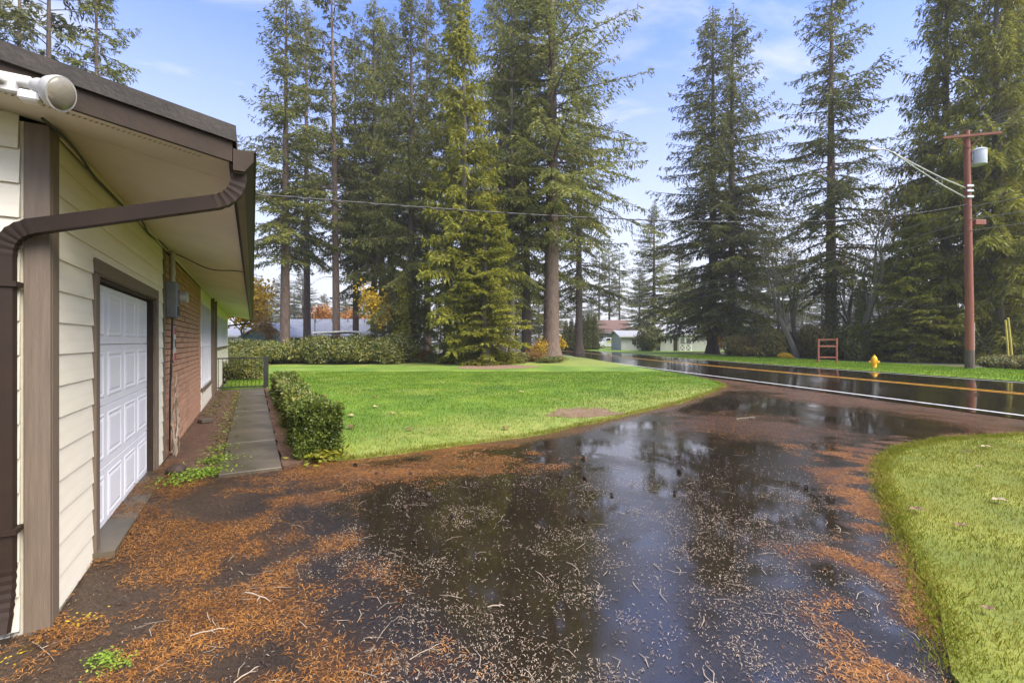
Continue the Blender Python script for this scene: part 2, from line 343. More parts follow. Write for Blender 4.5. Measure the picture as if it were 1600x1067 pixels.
def soil(name, stops, s1=3, s2=40, rough=.8, bst=.8, bd=.02):
    m, nt, b = basemat(name); vec = nd(nt, 'ShaderNodeNewGeometry').outputs['Position']
    f = math_(nt, 'ADD', math_(nt, 'MULTIPLY', noise(nt, s1, 5, .6, vec), .6), math_(nt, 'MULTIPLY', noise(nt, s2, 4, .7, vec), .4))
    nt.links.new(ramp(nt, f, stops), b.inputs['Base Color']); b.inputs['Roughness'].default_value = rough; bump(nt, b, noise(nt, s2, 4, .7, vec), bst, bd); return m
M['lawn_old'] = soil('lawn_turf', [(0.32, (0.0513, 0.105, 0.0067)), (0.5, (0.0994, 0.1806, 0.0101)), (0.62, (0.1656, 0.252, 0.0168)), (0.75, (0.2318, 0.2856, 0.042))], .55, 60, .7, .6, .02)
def lawnmat():
    m = M['lawn_old']; nt = m.node_tree; b = nt.nodes['Principled BSDF']; vec = nd(nt, 'ShaderNodeNewGeometry').outputs['Position']; old = b.inputs['Base Color'].links[0].from_socket
    w_ = math_(nt, 'MULTIPLY', attr(nt, 'worn'), 1.0); c = ramp(nt, noise(nt, 5, 5, .7, vec), [(.3, (.12, .16, .015)), (.55, (.28, .29, .06)), (.75, (.36, .32, .12))])
    nt.links.new(mixc(nt, w_, old, c), b.inputs['Base Color']); return m
M['lawn'] = lawnmat()
M['lawn_y'] = soil('mossy_turf', [(0.32, (0.0808, 0.1109, 0.0067)), (0.5, (0.1525, 0.1775, 0.0112)), (0.66, (0.2511, 0.2514, 0.0269)), (0.8, (0.3409, 0.2809, 0.0538))], 1.4, 60, .7, .6, .02)
M['verge'] = soil('verge_turf', [(0.3, (0.0978, 0.18, 0.0084)), (0.5, (0.1857, 0.288, 0.0112)), (0.7, (0.2639, 0.36, 0.0224))], .5, 30, .7, .6, .03)
M['ground'] = soil('forest_floor', [(.3, (.045, .055, .018)), (.5, (.085, .085, .035)), (.7, (.13, .10, .05))], .4, 12, .9, .8, .03)
M['bed'] = soil('bark_soil', [(.3, (.045, .024, .014)), (.5, (.11, .058, .032)), (.72, (.24, .13, .07))], 8, 45, .75, 1, .03)
M['dirt'] = soil('bare_dirt', [(.3, (.10, .06, .035)), (.5, (.20, .12, .07)), (.72, (.30, .2, .11))], 6, 40, .85, 1, .03)

# ------------------------------------------------------------------ ground, road, driveway, lawns
def sheet(name, poly, mat, zoff, step=.5, skirt=0, attrs=None, jitter=0):
    """polygon filled with a grid of points and draped on the terrain"""
    poly = [Vector(p[:2]) for p in poly]; pts = []
    for i, p in enumerate(poly):
        q = poly[(i + 1) % len(poly)]; n = max(1, int((q - p).length / step))
        for k in range(n): pts.append(p.lerp(q, k / n))
    if jitter:
        for i, p in enumerate(pts):
            pts[i] = Vector((p.x + jitter * (2 * float(fbm(p.x * 2.5, p.y * 2.5)) - 1), p.y + jitter * (2 * float(fbm(p.x * 2.5 + 40, p.y * 2.5)) - 1)))
    nb = len(pts); xs = [p.x for p in pts]; ys = [p.y for p in pts]
    gx, gy = np.meshgrid(np.arange(min(xs) + step * .5, max(xs), step), np.arange(min(ys) + step * .5, max(ys), step)); gx = gx.ravel(); gy = gy.ravel()
    ins = inside(gx, gy, np.array([(p.x, p.y) for p in pts])) & (dist_poly(gx, gy, np.array([(p.x, p.y) for p in pts + pts[:1]])) > step * .35)
    allp = pts + [Vector((a, b)) for a, b in zip(gx[ins], gy[ins])]
    r = geometry.delaunay_2d_cdt(allp, [(i, (i + 1) % nb) for i in range(nb)], [], 1, 1e-5)
    V = np.array([(p.x, p.y) for p in r[0]]); Z = gz(V[:, 0], V[:, 1]) + zoff; V3 = np.column_stack([V, Z]); F = np.array([f for f in r[2] if len(f) == 3])
    a = V[F[:, 1]] - V[F[:, 0]]; b = V[F[:, 2]] - V[F[:, 0]]; fl = (a[:, 0] * b[:, 1] - a[:, 1] * b[:, 0]) < 0; F[fl] = F[fl][:, ::-1]
    if skirt:
        B = np.array([(p.x, p.y) for p in pts]); n0 = len(V3); zb = gz(B[:, 0], B[:, 1])
        V3 = np.vstack([V3, np.column_stack([B, zb + zoff]), np.column_stack([B, zb + zoff - skirt])]); i = np.arange(nb); j = (i + 1) % nb
        F = np.vstack([F, np.column_stack([n0 + i, n0 + j, n0 + nb + j]), np.column_stack([n0 + i, n0 + nb + j, n0 + nb + i])])
    at_ = {k: f(V3[:, 0], V3[:, 1]) for k, f in (attrs or {}).items()}
    o = link(name, npmesh(name, V3, F, mat, True, at_)); tag(o, kind='structure'); return o
def inside(x, y, P):
    c = np.zeros(len(x), bool); n = len(P)
    for i in range(n):
        x1, y1 = P[i]; x2, y2 = P[(i + 1) % n]
        if y1 == y2: continue
        c ^= ((y1 > y) != (y2 > y)) & (x < (x2 - x1) * (y - y1) / (y2 - y1) + x1)
    return c
def dist_poly(x, y, P):
    d = np.full(np.shape(x), 1e9)
    for i in range(len(P) - 1):
        a = P[i]; b = P[i + 1]; ab = b - a; L2 = ab @ ab + 1e-12; t = np.clip(((x - a[0]) * ab[0] + (y - a[1]) * ab[1]) / L2, 0, 1)
        d = np.minimum(d, np.hypot(x - a[0] - t * ab[0], y - a[1] - t * ab[1]))
    return d
def ground():
    xs = np.unique(np.concatenate([[-900, -500, -250, -150, -100, -75, -60], np.arange(-50, 46, 1.), [50, 60, 75, 100, 150, 250, 500, 900]]))
    ys = np.unique(np.concatenate([[-500, -200, -100, -60, -40], np.arange(-30, 141, 1.), [150, 170, 200, 300, 500, 1200]]))
    X, Y = np.meshgrid(xs, ys); Z = gz(X, Y) - .06; nx = len(xs); ny = len(ys)
    i, j = np.meshgrid(np.arange(nx - 1), np.arange(ny - 1)); a = (j * nx + i).ravel(); F = np.column_stack([a, a + 1, a + nx + 1, a + nx])
    tag(link('ground', npmesh('ground', np.column_stack([X.ravel(), Y.ravel(), Z.ravel()]), F, M['ground'], True)), kind='structure')
ground()
def strip(name, o0, o1, y0, y1, mat, zoff, n=6, step=1.0):
    """band between two sideways offsets from the white line"""
    ys = np.arange(y0, y1, step); fx = fog(ys); dx = np.gradient(fx, ys); nl = np.sqrt(1 + dx * dx); nxv = 1 / nl; nyv = -dx / nl
    V = []; 
    for k in range(n + 1):
        o = o0 + (o1 - o0) * k / n; x = fx + nxv * o; y = ys + nyv * o
        V.append(np.column_stack([x, y, gz(x, y) + zoff]))
    m = len(ys); V = np.vstack(V); F = []
    for k in range(n):
        i = np.arange(m - 1); F.append(np.column_stack([k * m + i, (k + 1) * m + i, (k + 1) * m + i + 1, k * m + i + 1]))
    return tag(link(name, npmesh(name, V, np.vstack(F), mat, True)), kind='structure')
strip('road', -.45, 7.5, -40, 118, M['road'], .030, 10)
strip('road_edge_line', 0, .13, -40, 118, M['pw'], .037, 1)
strip('road_centre_line', 3.72, 3.83, -40, 118, M['py'], .037, 1)
strip('road_centre_line', 3.96, 4.07, -40, 118, M['py'], .037, 1)
strip('road_edge_line', 7.12, 7.22, -40, 118, M['pw'], .037, 1)
strip('grass_verge', 7.72, 15.5, -40, 60, M['verge'], .045, 8)
strip('grass_verge', 7.72, 26, 60, 100, M['verge'], .045, 8)

# house frame: a along the front wall from its near corner, b into the house
UX, UY = -math.sin(R(29.67)), math.cos(R(29.67)); NX, NY = UY, -UX
def HW(a, b, z=0):
    s = a + 3.74; n = -(b + 1.08); return (UX * s + NX * n, UY * s + NY * n, z)
def SN(s, n): return (UX * s + NX * n, UY * s + NY * n)
L_MAIN = [px(*p)[:2] for p in ((505, 724), (560, 719), (640, 709), (740, 695), (850, 680), (960, 655), (1060, 631), (1110, 615), (1132, 604))]
L_MAIN += [px(1118, 597)[:2], px(1080, 588)[:2], px(1020, 578)[:2], px(960, 568)[:2], px(915, 560)[:2]]
L_MAIN += [(float(fog(60)) - 1.0, 60), (4.0, 62), (0, 36), (-8, 34), (-20, 33), (-26, 30), SN(30, -3), SN(28.5, -2.6)] + [SN(28, -.9), SN(18.2, -.9), SN(18.2, .38), SN(17.6, .42), SN(7.6, .42)]
L_RIGHT = [px(*p)[:2] for p in ((1492, 1067), (1478, 1000), (1462, 950), (1438, 895), (1412, 840), (1392, 790), (1377, 745), (1380, 722), (1405, 704), (1480, 690), (1540, 686), (1600, 682))] + [(9.9, 7.3), (10.4, 5), (11.2, -2), (12.2, -9), (1.2, -9), (1.45, -2), (1.75, .8)]
LM = np.array(L_MAIN); LR = np.array(L_RIGHT); LMe = LM[:10]; LRe = LR[:13]
H0 = np.array([HW(-1, 0)[:2], HW(4, 0)[:2]])
def f_litter(x, y):
    n = fbm(x * 1.1, y * 1.1); n2 = fbm(x * 3 + 9, y * 3)
    dw = dist_poly(x, y, H0)
    g = sstep(2.1, .7, dw + (n - .5) * 2.6) * sstep(6.6, 5.2, y + x * .15) * sstep(.37, .60, n2 * .6 + n * .4) * 1.15
    g2 = sstep(1.0, .1, np.hypot((x + 1.9) / 1.5, (y - 5.6) / .75) + (n2 - .5) * 1.1)
    e = sstep(.85, .15, dist_poly(x, y, LRe) + (n - .5) * 1.2) * sstep(.40, .62, fbm(x * 4.5, y * 4.5 + 3))
    tongue = sstep(.13, .02, dist_poly(x, y, np.array([px(1290, 862)[:2], px(1350, 885)[:2], px(1420, 930)[:2], px(1450, 980)[:2]])) + (n2 - .5) * .12)
    e2 = sstep(.5, .05, dist_poly(x, y, LMe) + (n - .5) * .5) * .75
    sh = sstep(4.4, .6, fog(y) - x + (n - .5) * 3.5) * (.4 + .8 * n2)
    rg = sstep(.9, .3, np.hypot((x - 4.6) / 2.2, (y - 8.8) / 2.6) + (n2 - .5)) * .5
    cn = sstep(.6, .2, np.hypot((x + .6) / 2.2, (y - 6.1) / .9) + (n2 - .5) * 1.3) * .5
    return np.clip(np.maximum.reduce([g, g2 * .8, e, tongue, e2, sh * .85, rg, cn]), 0, 1)
def f_dry(x, y): return np.clip(sstep(2.3, .7, dist_poly(x, y, H0) + (fbm(x, y) - .5) * 1.8) * .7 + .35 * f_litter(x, y), 0, 1)
def f_soil(x, y): return np.clip(sstep(1.5, .2, dist_poly(x, y, H0) + (fbm(x * 1.7 + 5, y * 1.7) - .5) * 1.6) * .8 + sstep(2.6, .6, fog(y) - x + (fbm(x, y) - .5) * 2) * .55, 0, 1)
DRIVE = [ (13.2, -6), (float(fog(9)) - .40, 9), (float(fog(20)) - .40, 20), (float(fog(40)) - .40, 40), (float(fog(40)) - 1.6, 40), (5, 22), (-4.5, 7.9), HW(4.05, -.02)[:2], HW(-.0, -.02)[:2], HW(-.02, 6)[:2], (-12, -6)]
sheet('driveway', DRIVE, M['drive'], .012, .14, attrs={'litter': f_litter, 'dry': f_dry, 'soil': f_soil})
def f_worn(x, y):
    n = fbm(x * .8 + 3, y * .8); n2 = fbm(x * 2.6, y * 2.6 + 8)
    return np.clip(np.maximum(sstep(2.9, .2, dist_poly(x, y, LMe[:8]) + (n - .5) * 3.4) * .95, sstep(27.5, 31, y + (n - .5) * 4) * .8) * (.2 + .9 * n2) + .35 * sstep(.58, .7, n), 0, 1)
sheet('lawn', L_MAIN, M['lawn'], .045, .35, .09, jitter=.10, attrs={'worn': f_worn})
sheet('lawn', L_RIGHT, M['lawn_y'], .045, .25, .09, jitter=.06)
sheet('bare_dirt_patch', [px(902 + 58 * math.cos(t) * (1 + .25 * math.sin(3 * t + 1)), 648 + 10 * math.sin(t) * (1 + .3 * math.cos(2 * t)))[:2] for t in np.linspace(0, 2 * math.pi, 22)[:-1]], M['dirt'], .049, .1, jitter=.34)
sheet('bare_dirt_patch', [px(770 + 60 * math.cos(t) * (1 + .25 * math.sin(3 * t + 1)), 574 + 4 * math.sin(t))[:2] for t in np.linspace(0, 2 * math.pi, 22)[:-1]], M['dirt'], .049, .25, jitter=.5)
sheet('planting_bed', [SN(7.72, -1.03), SN(17.7, -1.03), SN(17.7, -.37), SN(6.9, -.37), SN(6.75, -.75), SN(7.3, -1.0)], M['bed'], .03, .3, jitter=.0)
sheet('planting_bed', [SN(6.5, .33), SN(17.6, .33), SN(17.6, .55), SN(7.4, .75), SN(6.7, .75)], M['bed'], .052, .2, .06, jitter=.05)
def walkway():
    st = [6.45, 8.3, 10.15, 12.0, 13.85, 15.7, 17.62]
    root = tag(empty('walkway', SN(6.45, 0) + (0,)), kind='structure'); root.rotation_euler = (0, 0, math.atan2(UY, UX))
    for i in range(6):
        L = st[i + 1] - st[i] - .012
        MB().box(0, L, -.32, .36, -.05, .055 + .006 * (i % 2)).build('concrete_slab', M['concrete'], root, bevel=.008, loc=(st[i] - 6.45, 0, 0))
walkway()
# ------------------------------------------------------------------ the house
HROT = math.atan2(UY, UX)
house = thing('house', 'cream lap-sided house with brown trim, brick front section and white garage door', 'house', HW(0, 0, 0), HROT)
ZS, SL = 2.94, .19                      # soffit height at the wall and roof slope
AL, BW = 23.0, 8.0                      # length and width
def zs(b): return ZS + SL * b if b < 4 else ZS + SL * (8 - b)
def board_wall(wall, rows):
    """rows of (a0,a1,z0,z1) lap boards on the front wall, sharing meshes by size"""
    cache = {}
    for (a0, a1, z0, z1) in rows:
        k = (round(a1 - a0, 3), round(z1 - z0, 3))
        if k not in cache:
            cache[k] = MB().prism([(-.018, 0), (0, 0), (0, k[1] + .012), (-.006, k[1] + .012)], 0, 0, k[0]).mesh('siding_board', M['cream'])
        link('siding_board', cache[k], wall, (a0, -.004, z0))
def rows_between(a0, a1, z0, z1, e=.2, base=-.04):
    out = []; z = base
    while z < z1 - .01:
        lo, hi = max(z, z0), min(z + e, z1)
        if hi - lo > .02: out.append((a0, a1, lo, hi - .002))
        z += e
    return out
GA0, GA1, GZ = .98, 3.46, 2.17          # garage opening
wm = MB().box(0.0, GA0 - .003, 0, .14, -.3, ZS - .01).box(GA1 + .003, 4.1, 0, .14, -.3, ZS - .01).box(GA0, GA1, 0, .14, GZ + .003, ZS - .01)
wm2 = MB(); wm2.box(9.3, 9.45, 0, .14, -.3, ZS - .01).box(9.45, 12.15, 0, .14, -.3, .50).box(9.45, 12.15, 0, .14, 2.62, ZS - .01).box(12.15, 12.45, 0, .14, -.3, ZS - .01).box(12.45, 13.5, 0, .14, 2.2, ZS - .01)
wm2.box(13.5, 14.6, 0, .14, -.3, ZS - .01).box(14.6, 21.5, 0, .14, -.3, 1.42).box(14.6, 21.5, 0, .14, 2.62, ZS - .01).box(21.5, AL, 0, .14, -.3, ZS - .01)
front = wm.build('wall', M['cream'], house); front2 = wm2.build('wall', M['cream'], house)
rows = rows_between(.10, GA0 - .10, -.04, ZS - .03) + rows_between(GA0 - .10, GA1 + .10, GZ + .10, ZS - .03) + rows_between(GA1 + .10, 4.0, -.04, ZS - .03)
board_wall(front, rows)
board_wall(front2, rows_between(12.5, 13.5, 2.2, ZS - .03, .3) + rows_between(13.6, AL - .1, -.04, 1.36, .3) + rows_between(9.32, 12.4, -.04, .42, .4))
# near gable wall
gm = MB().prism([(.145, -.3), (BW, -.3), (BW, ZS - .01), (4, zs(4) - .01), (.145, ZS + .145 * SL - .01)], 0, 0, .14)
gable = gm.build('wall', M['cream'], house)
z = -.04; gc = {}
while z < zs(4) - .25:
    b0 = .10; b1 = 4.0
    bs = max(.10, (z + .2 - ZS) / SL) if z + .2 > ZS else .10
    k = round(8 - 2 * bs, 3)
    if k not in gc: gc[k] = MB().prism([(-.026, 0), (0, 0), (0, .21), (-.006, .21)], 1, 0, k).mesh('siding_board', M['cream'])
    link('siding_board', gc[k], gable, (-.004, bs, z)); z += .2
MB().prism([(.145, -.3), (BW, -.3), (BW, ZS - .01), (4, zs(4) - .01), (.145, ZS + .145 * SL - .01)], 0, AL - .14, AL).build('wall', M['cream'], house)
MB().box(.145, AL - .145, BW - .145, BW - .003, -.3, ZS - .02).build('wall', M['cream'], house)
# corner boards
MB().box(-.034, .0, -.034, .080, -.12, ZS - .02).build('corner_board', M['brown'], house, bevel=.004)
MB().box(.003, .118, -.034, -.002, -.12, ZS - .02).build('corner_board', M['brown'], house, bevel=.004)
# garage door frame and door
tr = [(GA0 - .10, GA0, -.04, GZ), (GA1, GA1 + .10, -.04, GZ), (GA0 - .10, GA1 + .10, GZ + .003, GZ + .115)]
for (a0, a1, z0, z1) in tr: MB().box(a0, a1, -.036, -.002, z0, z1).build('door_trim', M['brown'], house, bevel=.004)
MB().box(GA0 - .025, GA0 - .001, .002, .15, -.04, GZ).build('door_jamb', M['brown_h'], house)
MB().box(GA1 - .02, GA1 + .02, .002, .15, -.04, GZ).build('door_jamb', M['brown_h'], house)
MB().box(GA0, GA1 - .02, .002, .15, GZ - .02, GZ + .002).build('door_jamb', M['brown_h'], house)
gd = MB().box(GA0 + .0, GA1 - .022, .106, .116, -.02, GZ - .022).build('garage_door', M['white'], house)
tag(gd, 'white four-row raised-panel garage door')
sh = (GZ - .0) / 4
for r in range(4):
    MB().box(GA0 + .002, GA1 - .024, .066, .105, -.012 + r * sh, -.012 + (r + 1) * sh - .005 - (.02 if r == 3 else 0)).build('door_section', M['white'], gd, bevel=.004)
pw = (GA1 - GA0) / 4
def raised(wd, ht):
    m = MB(); i1, i2, i3 = .0, .028, .060
    rings = [(0, -.001), (.014, .012), (.022, .012), (.058, -.004)]
    vs = []
    for (ins, dy) in rings: vs += [(ins, dy, ins), (wd - ins, dy, ins), (wd - ins, dy, ht - ins), (ins, dy, ht - ins)]
    fs = [(12, 13, 14, 15)]
    for i in range(3):
        for k in range(4): fs.append((i * 4 + k, i * 4 + (k + 1) % 4, i * 4 + 4 + (k + 1) % 4, i * 4 + 4 + k))
    return m.add(vs, fs).mesh('raised_panel', M['white'])
# frames proud of the section: four stiles round a sunken, raised-centre panel
def panel_mesh(wd, ht):
    m = MB(); prof = [(0, 0), (.010, -.006), (.022, -.006), (.04, .0005), (.065, -.006)]
    vs = []
    for (ins, dy) in prof: vs += [(ins, dy, ins), (wd - ins, dy, ins), (wd - ins, dy, ht - ins), (ins, dy, ht - ins)]
    n = len(prof); fs = [tuple((n - 1) * 4 + k for k in range(4))]
    for i in range(n - 1):
        for k in range(4): fs.append((i * 4 + k, i * 4 + (k + 1) % 4, i * 4 + 4 + (k + 1) % 4, i * 4 + 4 + k))
    return m.add(vs, fs).mesh('raised_panel', M['white'])
pm = panel_mesh(pw - .13, sh - .14)
for r in range(4):
    for c in range(4): link('raised_panel', pm, gd, (GA0 + .07 + c * (pw - .005), .0655, .06 + r * sh))
# brick front section
bw = MB().box(4.13, 9.29, .022, .14, -.3, ZS - .012).build('brick_wall', M['mortar'], house)
bms = []
for k, L in enumerate((.288, .29, .284)):
    bms.append(MB().box(0, L, -.012 - .003 * k, .03, 0, .079).mesh('brick', M['brick'], bevel=.004))
half = MB().box(0, .138, -.014, .03, 0, .079).mesh('brick', M['brick'], bevel=.004)
cells = []
z = -.02; r = 0
while z < ZS - .1:
    a = 4.135
    if r % 2: cells.append((a, z, 1)); a += .15
    while a < 9.0: cells.append((a, z, 0)); a += .3
    if 9.29 - a > .1: cells.append((min(a, 9.15), z, 1))
    z += .0915; r += 1
cells.sort(key=lambda c: c[0])
for (a, z, h) in cells[:300]:
    o = link('brick', half if h else bms[rnd.randrange(3)], bw, (a, rnd.uniform(-.003, .003), z))
rest = MB()
for (a, z, h) in cells[300:]:
    L = .138 if h else .288; d = rnd.uniform(-.017, -.010); rest.box(a, a + L, d, .03, z, z + .079)
tag(rest.build('bricks', M['brick'], bw), kind='stuff')
MB().box(4.012, 4.125, -.03, .0, -.04, ZS - .02).build('trim_board', M['brown'], house)
# big window, door, far windows
def window(a0, a1, z0, z1, nv, mid):
    m = MB().box(a0, a1, -.02, .06, z0, z0 + .05).box(a0, a1, -.02, .06, z1 - .05, z1).box(a0, a0 + .05, -.02, .06, z0 + .05, z1 - .05).box(a1 - .05, a1, -.02, .06, z0 + .05, z1 - .05)
    o = m.build('window', M['white'], house)
    for k in range(1, nv):
        a = a0 + (a1 - a0) * k / nv; MB().box(a - .035, a + .035, -.03, .05, z0 + .052, z1 - .052).build('mullion', M['white'], o)
    edges = [a0 + .05] + [a0 + (a1 - a0) * k / nv for k in range(1, nv)] + [a1 - .05]
    for k in range(nv):
        l = edges[k] + (.037 if k else .002); h = edges[k + 1] - (.037 if k < nv - 1 else .002)
        if mid:
            MB().box(l, h, -.015, .045, mid - .03, mid + .03).build('sash_rail', M['white'], o)
            MB().box(l, h, .02, .03, z0 + .052, mid - .032).build('pane', M['glass_dark'], o); MB().box(l, h, .02, .03, mid + .032, z1 - .052).build('pane', M['glass_dark'], o)
        else: MB().box(l, h, .02, .03, z0 + .052, z1 - .052).build('pane', M['glass_dark'], o)
    MB().box(a0 - .06, a1 + .06, -.06, -.022, z0 - .09, z0 - .003).build('window_sill', M['brown'], o)
    return o
window(9.46, 12.14, .52, 2.60, 4, 1.55)
window(14.65, 17.6, 1.44, 2.60, 3, 0); window(18.3, 21.4, 1.44, 2.60, 3, 0)
MB().box(12.4, 12.5, -.09, .0, -.04, ZS - .02).build('door_trim', M['brown'], house); MB().box(13.5, 13.6, -.09, .0, -.04, ZS - .02).build('door_trim', M['brown'], house)
fd = MB().box(12.503, 13.497, .05, .1, 0, 2.18).build('front_door', M['brown_h'], house)
for (c, zz) in ((0, .2), (0, 1.2), (1, .2), (1, 1.2)): MB().box(12.6 + c * .45, 12.95 + c * .45, .035, .048, zz, zz + .8).build('door_panel', M['brown_h'], fd, bevel=.008)
MB().lathe([(.02, 0), (.012, .03), (.03, .05), (.03, .07), (.01, .08)], 10, (0, -1, 0), (12.58, .05, 1.0)).build('door_handle', M['alu'], fd, True)
# soffit, roof, rake, fascia, gutter
RA0 = -.44; RE = -.95
def soff(poly, th=.012):
    m = MB(); n = len(poly); up = [(a, b, zs(b) + th) for a, b in poly]; dn = [(a, b, zs(b)) for a, b in poly]
    m.add(dn + up, [tuple(range(n))[::-1], tuple(range(n, 2 * n))] + [(i, (i + 1) % n, n + (i + 1) % n, n + i) for i in range(n)]); return m
cuts = [.0, 2.44, 4.88, 7.32, 9.76, 12.2, 14.64, 17.08, 19.52, 21.96, AL + .42]
for i in range(10): soff([(cuts[i] + .0015, RE), (cuts[i + 1] - .0015, RE), (cuts[i + 1] - .0015, -.004), (cuts[i] + .0015, -.004)]).build('soffit_panel', M['soffit'], house)
for (b0, b1) in ((RE, 1.2), (1.203, 4)): soff([(RA0 + .03, b0), (-.0015, b0), (-.0015, b1), (RA0 + .03, b1)]).build('soffit_panel', M['soffit'], house)
sv = MB()
for k in range(70):
    b = -.80 + k * .024; a = RA0 + .09
    for (aa, bb) in ((a, b), (a + .018, b + .01)): sv.add([(aa, bb, zs(bb) - .0025), (aa + .012, bb, zs(bb) - .0025), (aa + .012, bb + .009, zs(bb + .009) - .0025), (aa, bb + .009, zs(bb + .009) - .0025)], [(0, 1, 2, 3)])
tag(sv.build('soffit_vent', M['gutter_tan'], house), kind='stuff')
# small quarter-round bead between wall and soffit
MB().box(.12, AL, -.045, -.028, ZS - .035, ZS - .012).build('trim_bead', M['cream'], house)
rb = MB()
def slope_prism(a0, a1, b0, b1, zl, zh): return MB().prism([(b0, zs(b0) + zl), (b1, zs(b1) + zl), (b1, zs(b1) + zh), (b0, zs(b0) + zh)], 0, a0, a1)
slope_prism(RA0, RA0 + .03, RE - .02, 3.998, -.005, .115).build('rake_board', M['brown_h'], house)
slope_prism(RA0, RA0 + .03, 4.002, 9, -.005, .115).build('rake_board', M['brown_h'], house)
slope_prism(AL + .42, AL + .45, RE - .02, 3.998, -.005, .115).build('rake_board', M['brown_h'], house)
rf = MB()
rf.add([(x, y, z) for x in (RA0 - .025, AL + .47) for (y, z) in ((RE - .04, zs(RE - .04) + .118), (4, zs(4) + .118), (8.99, zs(8.99) + .118), (8.99, zs(8.99) + .215), (4, zs(4) + .215), (RE - .04, zs(RE - .04) + .215))],
       [(0, 1, 2, 3, 4, 5), (6, 11, 10, 9, 8, 7)] + [(i, (i + 1) % 6, 6 + (i + 1) % 6, 6 + i) for i in range(6)])
roof = rf.build('roof', M['roof_own'], house)
MB().box(RA0 + .031, AL + .41, RE - .02, RE - .0015, zs(RE) - .03, zs(RE) + .11).build('fascia', M['gutter'], house)
gp = [(RE - .024, 2.70), (RE - .085, 2.70), (RE - .135, 2.77), (RE - .135, 2.83), (RE - .150, 2.835), (RE - .150, 2.845), (RE - .12, 2.845), (RE - .12, 2.775), (RE - .08, 2.712), (RE - .034, 2.712), (RE - .034, 2.84), (RE - .024, 2.84)]
gut = MB().prism(gp, 0, RA0 + .01, AL + .40).build('gutter', M['gutter'], house)
MB().prism([gp[0], gp[1], gp[2], gp[3], (RE - .024, 2.83)], 0, RA0 - .004, RA0 + .008).build('end_cap', M['brown_h'], gut)
MB().box(RA0 + .02, AL + .38, RE - .083, RE - .027, 2.694, 2.699).build('gutter_bottom', M['gutter_tan'], gut)
def downspout(pts_, dense=True):
    P = [Vector(p) for p in pts_]; path = []; scl = []
    for i, p in enumerate(P):
        if i in (0, len(P) - 1): path.append(p); scl.append(1); continue
        d0 = (P[i - 1] - p).normalized(); d1 = (P[i + 1] - p).normalized(); r_ = .15
        A = p + d0 * r_; B = p + d1 * r_
        for k in range(13):
            t = k / 12; q = A * (1 - t) ** 2 + p * 2 * t * (1 - t) + B * t * t; path.append(q); scl.append(1 if k in (0, 12) else (1.04 if k % 2 else .95))
    return path, scl
DS = [(RA0 + .08, RE - .055, 2.70), (RA0 + .08, RE - .055, 2.545), (-.085, .14, 2.265), (-.085, .14, .22), (-.16, .14, .02)]
p_, s_ = downspout(DS)
ds = MB().sweep(p_, (1, 0, 0), .031, .042, s_).build('downspout', M['gutter'], house)
for zz in (1.95, .55): MB().box(-.128, -.026, .08, .2, zz, zz + .03).build('bracket', M['gutter'], ds)
p_, s_ = downspout([(AL + .3, RE - .055, 2.70), (AL + .3, RE - .055, 2.58), (AL + .06, .16, 2.40), (AL + .06, .16, .05)])
MB().sweep(p_, (1, 0, 0), .031, .042, s_).build('downspout', M['gutter'], house)
MB().box(.85, 3.6, -.15, .15, -.25, .022).build('garage_apron', M['concrete'], None)
ga = bpy.data.objects['garage_apron']; ga.location = house.location; ga.rotation_euler = (0, 0, HROT); tag(ga, kind='structure')
# service mast through the roof
mast = MB().tube([(4.2, .3, 2.95), (4.2, .3, 3.8)], .03, 10).build('service_mast', M['grey_metal'], house, True)
MB().lathe([(.03, 0), (.06, .02), (.055, .1), (.02, .14)], 12, (.3, -1, 0), (4.2, .3, 3.78)).build('weatherhead', M['grey_metal'], mast, True)

# things fixed to the house
def hthing(name, label, cat, a, b, z, group=None): return thing(name, label, cat, HW(a, b, z), HROT, group)
fl = hthing('flood_light', 'white flood light with large round lens on the roof edge', 'flood light', RA0 - .0, -.02, zs(-.02) + .02)
MB().box(-.035, .002, -.07, .07, -.05, .05).build('mounting_plate', M['white_d'], fl, bevel=.008)
MB().tube([(-.036, -.03, .0), (-.07, -.07, -.01), (-.085, -.10, -.02)], .020, 10).build('arm', M['white_d'], fl, True)
ax = Vector((-.38, -.85, -.30)).normalized(); o0 = Vector((-.095, -.12, -.02))
hd = MB().lathe([(.030, -.03), (.040, -.01), (.045, .03), (.070, .05), (.082, .078), (.086, .092), (.086, .104), (.080, .104)], 28, ax, o0).build('lamp_housing', M['white_d'], fl, True)
MB().lathe([(.079, .101), (.070, .112), (.045, .122), (.012, .127)], 28, ax, o0).build('lens', M['lens'], fl, True)
MB().box(-.12, -.05, -.12, -.04, -.105, -.055).build('sensor_box', M['white'], fl, bevel=.01)
MB().tube([(-.036, .03, .0), (-.07, .07, .01), (-.08, .10, .02)], .020, 10).build('arm', M['white_d'], fl, True)
MB().lathe([(.03, 0), (.042, .02), (.045, .10), (.075, .15), (.082, .18), (.05, .185)], 20, (-.3, .8, .1), (-.08, .10, .02)).build('lamp_housing', M['white_d'], fl, True)
mt = hthing('electric_meter', 'grey electric meter box with white conduit above on the brick wall', 'meter', 4.33, 0, 1.98)
MB().box(-.15, .15, -.15, -.018, 0, .50).build('meter_box', M['grey_metal'], mt, bevel=.012)
MB().lathe([(.09, 0), (.095, .03), (.085, .035), (.082, .10), (.06, .115), (.01, .12)], 20, (0, -1, 0), (0.02, -.15, .30)).build('meter_dial', M['alu'], mt, True)
MB().box(-.11, .11, -.158, -.151, .03, .16).build('label_plate', M['black_metal'], mt)
MB().tube([(-.08, -.09, .501), (-.08, -.09, .93)], .034, 12).build('conduit', M['white_d'], mt, True)
